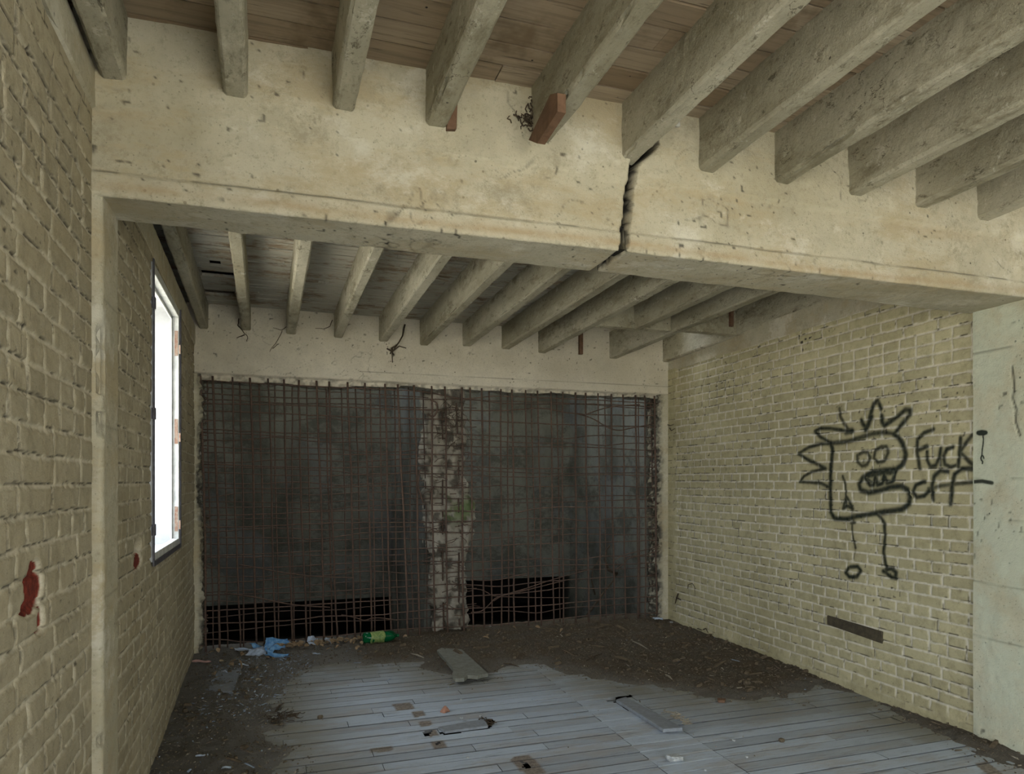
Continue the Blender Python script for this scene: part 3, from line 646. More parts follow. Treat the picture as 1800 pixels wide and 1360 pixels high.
g += sstep(.90, .95, vnoise(A * 46, Zs * 46, 221)) * sstep(.45, .6, fbm(A * 2, Zs * 2, 222)) * .8
g = np.clip(g, 0, 1) * (1 - lip) + lip * .45 * sstep(.4, .7, fbm(A * 30, Zs * 30, 223))
P = np.stack([A, YB - hh, Zs], -1)
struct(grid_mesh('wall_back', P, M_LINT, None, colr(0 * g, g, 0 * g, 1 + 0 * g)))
# underside and rear of the lintel: ragged soffit
A2, W2 = np.meshgrid(np.arange(LX0, LX1, .02), np.linspace(0, 1, 12), indexing='ij')
e2 = 2.500 - .045 * fbm(A2 * 3.2, A2 * 0, 201, 5) - .015 * (A2 < 1.2)
P = np.stack([A2, YB + .05 + W2 * .20, e2 + .05 * (fbm(A2 * 9, W2 * 3, 230) - .5) * np.minimum(1, W2 * 3)], -1)
struct(grid_mesh('wall_back', P, M_RAW, flip=False))
struct(MB().box(LX0, LX1, YB + .08, YB + .26, 2.54, 4.2).build('wall_back', M_RAW))
# side jambs of the broken opening
def jamb(name, px_t, side, seed):
    Zj, Wj = np.meshgrid(np.arange(-.05, 2.52, .0095), np.linspace(0, 1, 26), indexing='ij')
    base = on_y(px_t, 900, YB)[0]
    e = base + side * (-.035 + .07 * fbm(Zj * 4.5, Zj * 0, seed, 5))
    out = (-.72 if side < 0 else 4.30)
    # front strip (smooth, painted) then broken return going back
    X_ = np.where(Wj < .5, out + (e - out) * (Wj / .5), e); Y_ = np.where(Wj < .5, YB, YB + (Wj - .5) / .5 * .26)
    rag = sstep(.36, .5, Wj); nn = fbm(Zj * 26 + Wj * 9, Wj * 14, seed + 3, 4) - .5
    X_ = X_ + side * rag * nn * .07; Y_ = Y_ - np.minimum(rag, .3) * nn * .03 + .012 * rag * 0
    gj = rag * (.35 + .5 * sstep(.40, .55, fbm(Zj * 30, Wj * 20, seed + 5)))
    return struct(grid_mesh(name, np.stack([X_, Y_, Zj], -1), M_RAW if False else M_CONC, None, colr(0 * gj, gj, 0 * gj, 1 + 0 * gj), flip=(side > 0)))
jamb('wall_back', 353, -1, 240); jamb('wall_back', 1158, 1, 250)
cx0 = on_y(752, 900, 6.85)[0]; cx1 = on_y(830, 900, 6.85)[0]
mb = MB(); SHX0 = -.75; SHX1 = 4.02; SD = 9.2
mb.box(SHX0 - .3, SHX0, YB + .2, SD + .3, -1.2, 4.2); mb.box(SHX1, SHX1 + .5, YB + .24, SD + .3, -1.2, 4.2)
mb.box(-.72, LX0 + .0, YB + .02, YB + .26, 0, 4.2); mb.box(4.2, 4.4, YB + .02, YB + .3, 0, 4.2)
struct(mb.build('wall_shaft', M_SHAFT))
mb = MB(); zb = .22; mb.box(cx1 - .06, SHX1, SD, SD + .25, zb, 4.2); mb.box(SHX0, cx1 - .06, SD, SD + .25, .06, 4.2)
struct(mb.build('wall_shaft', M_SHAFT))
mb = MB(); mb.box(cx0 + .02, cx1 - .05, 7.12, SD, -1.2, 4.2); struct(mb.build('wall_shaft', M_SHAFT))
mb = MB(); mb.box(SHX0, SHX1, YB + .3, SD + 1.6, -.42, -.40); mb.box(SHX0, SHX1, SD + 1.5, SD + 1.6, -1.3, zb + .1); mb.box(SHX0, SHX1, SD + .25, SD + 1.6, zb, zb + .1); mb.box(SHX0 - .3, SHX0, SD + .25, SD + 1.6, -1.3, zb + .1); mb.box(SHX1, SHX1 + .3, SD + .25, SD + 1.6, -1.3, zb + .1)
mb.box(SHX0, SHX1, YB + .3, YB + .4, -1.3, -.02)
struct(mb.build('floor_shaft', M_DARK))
# roof over the shaft with a gap at its right rear that lets daylight down
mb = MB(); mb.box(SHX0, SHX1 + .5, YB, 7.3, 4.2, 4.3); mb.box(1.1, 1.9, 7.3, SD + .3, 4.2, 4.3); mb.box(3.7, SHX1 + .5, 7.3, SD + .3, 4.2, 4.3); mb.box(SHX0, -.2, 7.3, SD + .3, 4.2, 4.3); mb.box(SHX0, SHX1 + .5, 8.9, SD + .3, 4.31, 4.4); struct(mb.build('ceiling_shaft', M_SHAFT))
# unseen cover boards added over the opening; one gap shapes the light patch
mb = MB(); mb.box(xo0, 3.55, HYt, 7.0, 3.44, 3.5); mb.box(3.55, 4.4, HYt, 6.15, 3.44, 3.5); mb.box(3.55, 4.4, 6.45, 7.0, 3.44, 3.5); struct(mb.build('ceiling', M_DECK))
# upstairs walls around the opening in the deck
mb = MB(); mb.box(xo0 - .1, xo0, HYt, YB, 3.25, 4.6); mb.box(xo0, 4.5, HYt - .1, HYt, 3.505, 4.6); mb.box(4.33, 4.5, HYt, YB + .1, 3.2, 4.2)
struct(mb.build('wall_upper_unseen', M_CONC)); struct(MB().box(-.98, 4.6, 5.62, 5.72, 3.62, 11).build('wall_upper_unseen', M_CONC))  # tall second wall: unseen baffle added to keep sun out of the gaps

# broken column behind the mesh
res = .011; Zc, Wc = np.meshgrid(np.arange(-.03, 2.56, res), np.linspace(0, 1, 52), indexing='ij')
w0 = cx0 + .05 * (fbm(Zc * 3.1, Zc * 0 + 2, 260, 4) - .5) + .05 * sstep(1.6, .2, Zc) * 1.6; w1_ = cx1 - .03 + .08 * (fbm(Zc * 3.3, Zc * 0 + 5, 261, 4) - .5) + .06 * np.exp(-((Zc - 1.25) / .25) ** 2)
ang = (Wc - .5) * 2; fy = np.clip(np.abs(ang) - .62, 0, 1) / .38
X_ = (w0 + w1_) / 2 + np.clip(ang / .70, -1, 1) * (w1_ - w0) / 2; Y_ = YB + .13 + fy * .22
nn = fbm(X_ * 16 + Y_ * 9, Zc * 14, 262, 5) - .5; n2 = fbm(X_ * 5 + Y_ * 5, Zc * 4.2, 263, 3) - .5
bulge = .14 * nn + .16 * n2
X_ = X_ + np.where(fy > 0, np.sign(ang) * bulge * .6, 0); Y_ = Y_ - bulge * (1 - fy)
moss = sstep(.45, .6, fbm(X_ * 12, Zc * 9, 264)) * np.exp(-((Zc - 1.27) / .13) ** 2) * sstep(.0, .15, X_ - cx0 - .12)
gg = sstep(.52, .64, fbm(X_ * 14, Zc * 11, 265)) * .75
t, c = mat_concrete('broken_column_concrete', (.58, .53, .43), (.30, .26, .19), .9, 2.0); r, g_, b_, a_ = t.attr()
c = t.mix(g_, c, (.055, .045, .03)); c = t.mix(t.math('MULTIPLY', r, .7), c, (.13, .24, .04)); t.bump(t.noise(50, 8, .85), 1., .02); M_COL = t.done(c, .95)
ce = empty('broken_column', ((cx0 + cx1) / 2, YB + .2, 0)); tag(ce, 'crumbling pale concrete column with green moss behind the rusty bars', 'column')
grid_mesh('column_body', np.stack([X_, Y_, Zc], -1), M_COL, None, colr(moss, gg, 0 * gg, 1 + 0 * gg), ce, flip=True)

# ---------------------------------------------------------------- rebar meshes
def bar_path(p0, p1, n, wob, rs, sag=0):
    out = []; ph = rs.uniform(0, 6); 
    for i in range(n + 1):
        f = i / n; a = math.sin(f * 9 + ph) * wob + rs.gauss(0, wob * .35); b_ = math.sin(f * 7 + ph * 2) * wob * .7
        out.append((p0, p1, f, a, b_))
    return out
def mesh_layer(name, cols, y, zr, rv, rh, drift, lab, seed, rows, xa, xb0, xcut=None):
    rs = random.Random(seed); e = empty(name, ((xa + xb0) / 2, y, 0)); tag(e, lab, 'rebar mesh', 'rusty reinforcement meshes')
    for px in cols:
        x = on_y(px, 800, y)[0]; dr = on_y(px + (drift if px < 760 else drift * .45), 1100, y)[0] - on_y(px, 1100, y)[0]
        lean = dr + rs.gauss(0, .012); pts = []; ph = rs.uniform(0, 6); n = 16
        for i in range(n + 1):
            f = i / n; z_ = zr[1] + (zr[0] - zr[1]) * f
            pts.append((x + lean * (f - .35) + math.sin(f * 6 + ph) * .006 + rs.gauss(0, .0018), y + math.sin(f * 5 + ph) * .006, z_))
        lit = 405 < px < 520 and name == 'rebar_mesh'
        MB().tube(pts, rv * rs.uniform(.85, 1.15), 6).build('upright_bar', M_RUST, e, True)
    for ri, zc in enumerate(rows):
        xb = xcut if (xcut and ri % 3) else xb0
        sl = rs.gauss(0, .016); ph = rs.uniform(0, 6); n = 46; pts = []
        a1 = rs.uniform(.003, .014); kx = rs.uniform(xa, xb); kk = rs.choice([0, .03, -.035, .045, -.05])
        for i in range(n + 1):
            f = i / n; x = xa + (xb - xa) * f
            z_ = zc + sl * (f - .5) * 2 + math.sin(f * 14 + ph) * a1 + rs.gauss(0, .0015) + kk * math.exp(-((x - kx) / .25) ** 2)
            pts.append((x, y + rv + rh + math.sin(f * 11 + ph) * .004, z_))
        MB().tube(pts, rh * rs.uniform(.85, 1.1), 5).build('cross_bar', M_RUST, e, True)
    return e
xa = on_y(356, 900, 6.9)[0]; xb = on_y(1157, 900, 6.9)[0]
rowsA = [2.44, 2.36, 2.27, 2.17, 2.03, 1.92, 1.82, 1.70, 1.62, 1.50, 1.38, 1.27, 1.16, 1.05, .90, .76, .66, .52, .40, .27, .10]
rowsB = [2.40, 2.30, 2.12, 1.98, 1.86, 1.76, 1.66, 1.55, 1.44, 1.33, 1.19, 1.10, .98, .84, .71, .58, .46, .33, .20]
colsA = [357, 379.5, 412.6, 444, 476, 503.6, 529, 562, 582.6, 616, 646, 680, 706, 731.7, 760, 784, 812.5, 828.6, 848, 881, 902, 926, 948, 970, 989, 1012, 1031, 1053, 1076, 1096.5, 1119, 1134, 1152]
colsB = [368, 395, 425, 459.5, 485, 514, 542, 577, 604, 629, 654.5, 670, 695, 720.6, 747, 777.6, 805, 861, 893, 937, 981, 1064, 1123, 1146]
mesh_layer('rebar_mesh', colsA, 6.86, (.02, 2.50), .0092, .0058, 12, 'front layer of the rusty reinforcement bars filling the broken back wall', 5, rowsA, xa, xb)
mesh_layer('rebar_mesh', colsB, 6.97, (.0, 2.50), .0068, .0050, 9, 'rear layer of thinner rusty bars just behind the front mesh', 6, rowsB, xa, xb, on_y(838, 900, 6.97)[0])
# loose bent wires
def wire(pxs, y, r, lab, mat=M_RUST, name='bent_wire'):
    pts = [on_y(a, b_, y) for a, b_ in pxs]
    fine = []
    for i in range(len(pts) - 1):
        p0 = pts[max(i - 1, 0)]; p1 = pts[i]; p2 = pts[i + 1]; p3 = pts[min(i + 2, len(pts) - 1)]
        for k in range(5):
            t_ = k / 5; fine.append(.5 * ((2 * p1) + (-p0 + p2) * t_ + (2 * p0 - 5 * p1 + 4 * p2 - p3) * t_ ** 2 + (-p0 + 3 * p1 - 3 * p2 + p3) * t_ ** 3))
    fine.append(pts[-1]); o = MB().tube(fine, r, 5).build(name, mat, None, True); recentre(o); tag(o, lab, 'wire', 'loose bent wires in the mesh'); return o
wire([(828, 1076), (845, 1074), (858, 1064), (870, 1052), (882, 1047), (905, 1042), (928, 1036), (960, 1028), (1000, 1018)], 6.835, .006, 'bent bar curving up from beside the column foot to the right')
wire([(820, 1034), (845, 1036), (858, 1042), (868, 1047), (900, 1049), (950, 1050), (1000, 1050)], 6.835, .005, 'bent wire dipping right of the column, above the dark hole')
wire([(868, 1056), (885, 1046), (925, 1034), (960, 1022), (1000, 1010), (1040, 1000)], 6.84, .005, 'slanting wire rising to the right across the dark hole')
wire([(826, 1018), (850, 1020), (880, 1018), (905, 1012), (925, 1008)], 6.84, .005, 'thin wire bending up just right of the column')
wire([(420, 992), (450, 997), (480, 1003), (520, 1009), (560, 1013), (620, 1015)], 6.84, .006, 'pale wire sloping down across the lower left bars')
wire([(395, 1042), (425, 1046), (452, 1050), (475, 1055), (500, 1060), (530, 1064), (580, 1067)], 6.84, .007, 'bent bar sagging across the lower left of the mesh')
wire([(600, 1080), (628, 1086), (640, 1090), (655, 1086), (672, 1086), (700, 1090)], 6.84, .006, 'wavy wire above the green bottle')
wire([(738, 826), (735, 850), (738, 866), (744, 884)], 6.80, .008, 'short dark rod dangling left of the column')
wire([(757, 703), (767, 708), (768, 722), (762, 732), (752, 728)], 6.80, .008, 'dark hooked rod at the head of the column')
wire([(755, 860), (763, 857), (755, 866)], 6.80, .007, 'small dark hook on the left edge of the column')
wire([(1010, 726), (1040, 735), (1070, 752), (1090, 756), (1110, 752), (1150, 745)], 6.84, .006, 'sagging bar across the upper right of the mesh')
wire([(1030, 728), (1060, 718), (1090, 713), (1125, 711)], 6.84, .006, 'bar stub slanting upward at the top right of the mesh')
wire([(1080, 984), (1100, 974), (1135, 966), (1160, 960)], 6.84, .005, 'wire slanting up to the right jamb')
wire([(1082, 1000), (1098, 990), (1104, 982), (1130, 975), (1160, 968)], 6.84, .005, 'kinked wire reaching the right jamb')
# root tangle on the column head and stirrup stubs
rs = random.Random(31); mb = MB()
for k in range(46):
    px = rs.gauss(788, 13); py = rs.uniform(698, 780); p = on_y(px, py, 6.80 - rs.random() * .03); pts = [p]; d_ = rs.uniform(0, 6.28)
    for j in range(5):
        d_ += rs.gauss(0, .7); p = p + np.array([math.cos(d_) * .03, rs.gauss(0, .01), -abs(math.sin(d_)) * .03]); pts.append(p)
    mb.tube(pts, [.004, .0035, .003, .003, .002, .001], 4)
o = recentre(mb.build('root_tangle', M_ROOT, None, True)); tag(o, 'tangle of dead roots hanging on the head of the broken column', 'roots', kind='stuff')
mb = MB()
for k in range(60):
    px = rs.uniform(752, 826); py = rs.uniform(800, 1085); p = on_y(px, py, 6.84); pts = [p]; d_ = rs.choice([0, 3.14]) + rs.gauss(0, .4)
    for j in range(4):
        d_ += rs.gauss(0, .4); p = p + np.array([math.cos(d_) * .035, rs.gauss(0, .012), math.sin(d_) * .02]); pts.append(p)
    mb.tube(pts, [.005, .0045, .004, .004, .003], 4)
o = recentre(mb.build('wire_stubs', M_RUST, None, True)); tag(o, 'many rusty tie wire stubs sticking out along the broken column', 'wire', kind='stuff')
# ragged bar ends along the jambs
for side, px0, nm, lab in ((1, 1163, 'wire_stubs', 'rusty bar ends sticking out of the right jamb'), (-1, 352, 'wire_stubs', 'rusty bar ends sticking out of the left jamb')):
    mb = MB()
    for k in range(34):
        z_ = rs.uniform(.1, 2.48); p = np.array([on_y(px0, 900, 6.84)[0] + rs.gauss(0, .015), 6.84 + rs.random() * .12, z_]); pts = [p]
        for j in range(3): p = p + np.array([-side * rs.uniform(.01, .03), rs.gauss(0, .01), rs.gauss(0, .012)]); pts.append(p)
        mb.tube(pts, rs.uniform(.004, .007), 4)
    o = recentre(mb.build(nm, M_RUST, None, True)); tag(o, lab, 'wire', kind='stuff')
# fallen branch behind the right bars
def branch(pxs, y, r0, lab):
    pts = [on_y(a, b_, y) for a, b_ in pxs]; n = len(pts); o = MB().tube(pts, [r0 * (1 - .6 * i / n) for i in range(n)], 6).build('dead_branch', M_ROOT, None, True); recentre(o); tag(o, lab, 'branch', 'dead branches behind the right bars')
branch([(1020, 1098), (1040, 1070), (1062, 1040), (1078, 1020), (1085, 1005)], 7.5, .016, 'dead branch leaning to the right behind the bars')
branch([(1085, 1008), (1070, 1002), (1064, 985), (1066, 966), (1072, 958)], 7.5, .018, 'forked dead branch top behind the right bars')
branch([(1046, 1045), (1040, 1020), (1042, 1000), (1052, 985), (1060, 975)], 7.5, .010, 'thin curved dead twig behind the right bars')

# ---------------------------------------------------------------- window
we = empty('window_1', (-.64, 4.78, 1.12)); struct(we)
mb = MB().box(-1.02, -.634, WY1 - .006, WY1 + .10, WZ0 - .05, WZ1 + .04); mb.box(-1.02, -.655, WY0 - .10, WY0 + .006, WZ0 - .05, WZ1 + .04); mb.box(-1.02, -.655, WY0, WY1, WZ1 - .006, WZ1 + .06); mb.build('window_reveal', M_WHITE, we)
mb = MB().box(-1.10, -.634, WY0, WY1, WZ0 - .05, WZ0 + .006); bevel(mb.build('window_sill', M_WHITE, we), .004)
# timber frame: two rebates near the inner face
f = MB(); fx0, fx1 = -.632, -.592
f.box(fx0, fx1, WY1 - .05, WY1, WZ0, WZ1); f.box(fx0, fx1, WY0, WY0 + .035, WZ0, WZ1); f.box(fx0, fx1, WY0 + .035, WY1 - .05, WZ1 - .05, WZ1); f.box(fx0, fx1, WY0 + .035, WY1 - .05, WZ0, WZ0 + .045)
f.box(fx0 - .012, fx0, WY1 - .07, WY1, WZ0, WZ1); f.box(fx0 - .012, fx0, WY0, WY1, WZ1 - .07, WZ1); f.box(fx0 - .012, fx0, WY0, WY1, WZ0, WZ0 + .02)
fr_ = f.build('window_frame', M_FRAME, we); bevel(fr_, .003)
s_ = MB().box(-.592, -.582, WY1 - .012, WY1 + .012, WZ0 - .02, WZ1 + .01); s_.box(-.592, -.584, WY0 - .02, WY0 + .005, WZ0 - .02, WZ1 + .01); s_.box(-.592, -.584, WY0, WY1, WZ0 - .022, WZ0 + .005); s_.build('frame_trim', M_STEEL, we)
for (pz, hh_) in ((603, .16), (758, .16), (912, .16)):
    zc = on_left(306, pz)[2]; MB().box(-.618, -.598, WY1 - .054, WY1 - .048, zc - .085, zc + .085).box(-.592, -.582, WY1 - .05, WY1 - .03, zc - .07, zc - .01).build('hinge', M_HINGE, we)
for pz in (536, 728, 930):
    zc = on_left(267, pz)[2]; MB().box(-.60, -.582, WY0 - .005, WY0 + .03, zc - .03, zc + .03).box(-.60, -.588, WY0 + .005, WY0 + .02, zc + .0, zc + .05).build('hinge', M_STEEL, we)
w2 = empty('window_2', (-.8, -.4, .4)); struct(w2)
f = MB()
for (a, b_, c_, d_) in ((-1.5, -1.43, .4, 2.7), (.63, .7, .4, 2.7), (-1.5, .7, .4, .47), (-1.5, .7, 2.63, 2.7)): f.box(-.75, -.68, a, b_, c_, d_)
f.build('window_frame', M_FRAME, w2)

# wall behind the camera, with its wide open end
mb = MB(); mb.box(-.98, .1, -3.3, -3.1, -.4, 3.6); mb.box(3.0, 4.6, -3.3, -3.1, -.4, 3.6); mb.box(.1, 3.0, -3.3, -3.1, 2.9, 3.6)
struct(mb.build('wall_front', M_CONC))
struct(MB().box(-60, 60, -60, 60, -.50, -.42).build('ground', M_BOUNCE))

# ---------------------------------------------------------------- soil and debris
bnd = [on_z(*q)[:2] for q in ((500, 1180), (560, 1172), (600, 1166), (640, 1170), (700, 1168), (740, 1166), (790, 1192), (850, 1188), (900, 1166), (960, 1165), (1000, 1180), (1060, 1195), (1110, 1205), (1160, 1212), (1250, 1222), (1310, 1228), (1370, 1222), (1400, 1212), (1425, 1200))]
bl_ = [on_z(*q)[:2] for q in ((490, 1470), (498, 1360), (492, 1320), (484, 1290), (478, 1262), (482, 1240), (495, 1215), (510, 1190), (515, 1178))]
poly = [(-.9, 1.2), (float(bl_[0][0]), 1.2)] + [tuple(map(float, p)) for p in bl_] + [tuple(map(float, p)) for p in bnd[1:]]
rr = [on_z(*q)[:2] for q in ((1450, 1199), (1547, 1237), (1700, 1300), (1790, 1345), (1830, 1362))]
poly += [(float(p[0]) - .035, float(p[1])) for p in rr] + [(3.95, 1.2), (4.4, 1.2), (4.4, 7.3), (-.9, 7.3)]
res = .013; Xs, Ys = np.meshgrid(np.arange(-.66, 4.22, res), np.arange(1.3, 7.12, res), indexing='ij')
inside = np.zeros(Xs.shape, bool); n = len(poly)
for i in range(n):
    (x1, y1_), (x2, y2_) = poly[i], poly[(i + 1) % n]
    if y1_ == y2_: continue
    c_ = ((y1_ > Ys) != (y2_ > Ys)) & (Xs < (x2 - x1) * (Ys - y1_) / (y2_ - y1_) + x1); inside ^= c_
dist = seg_dist(Xs, Ys, poly[1:-3] ); sd_ = np.where(inside, dist, -dist)
nz_ = fbm(Xs * 4, Ys * 4, 301, 5) - .5
sd2 = sd_ + .24 * nz_ * 1.4 + .07 * (fbm(Xs * 16, Ys * 16, 303, 4) - .5)
left = 1 - sstep(-.1, .9, Xs)
wallr = 1 - sstep(.0, .30, XR(5.5) - Xs); 
Hs = sstep(-.01, .10, sd2) * .010 + sstep(.0, .6, sd2) * (.045 - .025 * left) * (1 - .5 * wallr) + .018 * nz_ * sstep(0, .2, sd2) + .022 * (fbm(Xs * 20, Ys * 20, 304, 4) - .5) * sstep(.0, .1, sd2)
Hs = np.where(sd2 > -.005, np.maximum(Hs, .001), -.004)
msk = (sd2[:-1, :-1] > -.02) | (sd2[1:, 1:] > -.02)
pale = (1 - sstep(.5, 1.0, Xs)) * .95 + (1 - sstep(.0, .25, sd2)) * .5
so = grid_mesh('soil_heap', np.stack([Xs, Ys, Hs], -1), M_SOIL, msk, colr(np.clip(pale, 0, 1), 0 * Xs, 0 * Xs, 1 + 0 * Xs)); recentre(so)
tag(so, 'dark brown soil and crumbled debris spread along the mesh and left wall', 'soil', kind='stuff')
# ---------------------------------------------------------------- floor boards
def pip(x, y, P):
    c = False; n = len(P)
    for i in range(n):
        (x1, y1_), (x2, y2_) = P[i], P[(i + 1) % n]
        if (y1_ > y) != (y2_ > y) and x < (x2 - x1) * (y - y1_) / (y2_ - y1_) + x1: c = not c
    return c
def floor_planks():
    rs = random.Random(77); V = []; Fc = []; C_ = []
    jA = on_z(979, 1205); jB = on_z(1142, 1335); sl = (jB[0] - jA[0]) / (jB[1] - jA[1])
    HP = [[tuple(on_z(*q)[:2]) for q in h] for h in (
        [(772, 1287), (856, 1275), (858, 1266), (867, 1263), (868, 1272), (860, 1280), (782, 1292)], [(744, 1284), (763, 1283), (757, 1288), (753, 1296), (746, 1292)],
        [(905, 1334), (926, 1341), (934, 1349), (918, 1349), (922, 1343)], [(1062, 1228), (1108, 1221), (1112, 1225), (1070, 1233)], [(1078, 1233), (1090, 1230), (1172, 1279), (1160, 1280)], [(764, 1307), (770, 1303), (776, 1305), (768, 1310)])]
    HB = [(min(p[0] for p in h) - .03, max(p[0] for p in h) + .03, min(p[1] for p in h) - .03, max(p[1] for p in h) + .03) for h in HP]
    DK = [[tuple(on_z(*q)[:2]) for q in h] for h in (
        [(688, 1237), (722, 1234), (728, 1245), (696, 1249)], [(722, 1252), (744, 1249), (748, 1258), (728, 1261)], [(733, 1268), (756, 1265), (760, 1274), (739, 1278)], [(748, 1284), (766, 1281), (774, 1291), (757, 1295)],
        [(754, 1304), (780, 1301), (785, 1313), (764, 1316)], [(648, 1315), (688, 1311), (690, 1320), (652, 1323)], [(896, 1332), (930, 1325), (962, 1358), (925, 1362), (905, 1345)], [(1712, 1341), (1735, 1338), (1765, 1362), (1742, 1366)])]
    bw = .108; y = -3.1; row = 0; pl = [tuple(p) for p in poly[1:-3]]
    while y < 6.95:
        row += 1; gap = rs.choice([.008, .010, .012]) if row % 2 else rs.choice([.003, .004, .006]); ye = y + bw - gap; ym = (y + ye) / 2; jx = jA[0] + sl * (ym - jA[1])
        cuts = [-.66]; x = -.66 + rs.uniform(.2, 2)
        while x < jx - .3: cuts.append(x); x += rs.uniform(.9, 2.4)
        cuts.append(jx); cuts.append(jx + .42); x = jx + .42 + rs.uniform(.6, 2)
        while x < 3.9: cuts.append(x); x += rs.uniform(.9, 2.4)
        cuts.append(4.2)
        for a, b_ in zip(cuts[:-1], cuts[1:]):
            wide = abs(a - jx) < 1e-6; t_ = rs.random() * (.35 if wide else 1); zz_ = rs.uniform(-.002, .002) * (0 if wide else 1); b2 = b_ - .003; y1_ = (y + bw - .0006) if wide else ye
            step = .016 if ym > 1.8 else .2; nx = max(2, int((b2 - a) / step)); base = len(V)
            ysx = [(y, -.02), (y + .0005, zz_ - .0015), (y + .004, zz_)] + [(y + .004 + (y1_ - y - .008) * k / 6, zz_) for k in range(1, 6)] + [(y1_ - .004, zz_), (y1_ - .0005, zz_ - .0015), (y1_, -.02)]; m = len(ysx)
            xx = a + (b2 - a) * np.arange(nx + 1) / nx; dd = seg_dist(xx, xx * 0 + ym, pl); dust = np.where(ym > 3.2, 1 - sstep(.0, .75, dd), .4 * (1 - sstep(0, .25, dd)))
            near = [k for k, h in enumerate(HB) if h[2] < ye and h[3] > y and h[0] < b2 and h[1] > a]
            for i in range(nx + 1):
                for jj, (yy_, dz) in enumerate(ysx):
                    V.append((float(xx[i]), yy_, dz)); bare = 0
                    if ym < 5 and ym > 2.5 and dz > -.01:
                        for D in DK:
                            if pip(float(xx[i]), yy_, D): bare = 1; break
                    C_.append((float(dust[i]), bare, t_, (.3 if jj in (0, 1, m - 2, m - 1) else 1) if not wide else 1))
            for i in range(nx):
                for j in range(m - 1):
                    A_ = base + i * m + j
                    if near:
                        cx = float(xx[i] + xx[i + 1]) / 2; cy = (ysx[j][0] + ysx[j + 1][0]) / 2
                        if any(pip(cx, cy, HP[k]) for k in near): continue
                    Fc.append((A_, A_ + m, A_ + m + 1, A_ + 1))
        y += bw
    return V, Fc, C_
V, Fc, C_ = floor_planks()
struct(link('floor', V, Fc, M_FLOOR, col=C_))
struct(MB().box(-.66, 4.3, -3.2, YB + .3, -.3, -.10).build('floor', M_DARK))

def soil_z(x, y):
    i = int(np.clip((x + .66) / res, 0, Xs.shape[0] - 1)); j = int(np.clip((y - 1.3) / res, 0, Xs.shape[1] - 1)); return float(max(Hs[i, j], 0)), float(sd2[i, j])
# scattered crumbs and chips
def scatter(name, count, mat, smin, smax, lab, cat, seed, cond, flat=.45, stick=0.):
    rs = random.Random(seed); mb = MB(); k = 0; tries = 0
    while k < count and tries < count * 30:
        tries += 1; x = rs.uniform(-.6, 4.1); y = rs.uniform(1.6, 6.85)
        z_, s = soil_z(x, y); pr = cond(x, y, s)
        if rs.random() > pr: continue
        k += 1; sz = smin * (smax / smin) ** (rs.random() ** 2); a = rs.uniform(0, 6.28); L = sz * (rs.uniform(3, 8) if rs.random() < stick else rs.uniform(.8, 1.8)); ca, sa = math.cos(a), math.sin(a); hz = sz * flat
        b0 = len(mb.v); tilt = rs.gauss(0, .25)
        for (ux, uy, uz) in ((-1, -.6, 0), (1, -.8, 0), (.8, .9, 0), (-.9, .7, 0), (-.6, -.4, 1), (.7, -.3, 1), (.5, .5, 1), (-.7, .6, 1)):
            ux = ux * L / 2 * rs.uniform(.7, 1.2); uy = uy * sz / 2 * rs.uniform(.7, 1.2)
            mb.v.append((x + ux * ca - uy * sa, y + ux * sa + uy * ca, z_ + uz * hz + ux * tilt + (0.001)))
        mb.f += [tuple(b0 + i for i in q) for q in ((3, 2, 1, 0), (4, 5, 6, 7), (0, 1, 5, 4), (1, 2, 6, 5), (2, 3, 7, 6), (3, 0, 4, 7))]
    o = mb.build(name, mat); recentre(o); tag(o, lab, cat, kind='stuff'); return o
scatter('dark_crumbs', 11000, M_CHIP, .004, .015, 'dark crumbs and bark bits strewn over the soil', 'crumbs', 1, lambda x, y, s: 1. if s > .02 else (.35 if s > -.12 else .006), .5, .04)
scatter('pale_chips', 1500, M_CHIPL, .004, .014, 'pale plaster and wood chips strewn over the soil', 'chips', 2, lambda x, y, s: (1. if x < .8 else .5) if s > .0 else (.35 if s > -.08 else .02), .4, .05)
scatter('soil_clods', 420, M_CLOD, .018, .05, 'larger brown clods and bark pieces in the soil heap', 'clods', 4, lambda x, y, s: (1. if s > .10 else 0) * (1 if x > .8 else .3), .5, .12)
scatter('bluish_chips', 900, M_CHIPB, .005, .020, 'small bluish plaster flakes on the left debris strip', 'chips', 3, lambda x, y, s: (1. if (-.45 < x < .35 and 5.0 < y < 6.5 and s > 0) else (.12 if x < .9 and s > 0 else .004)), .25, .05)

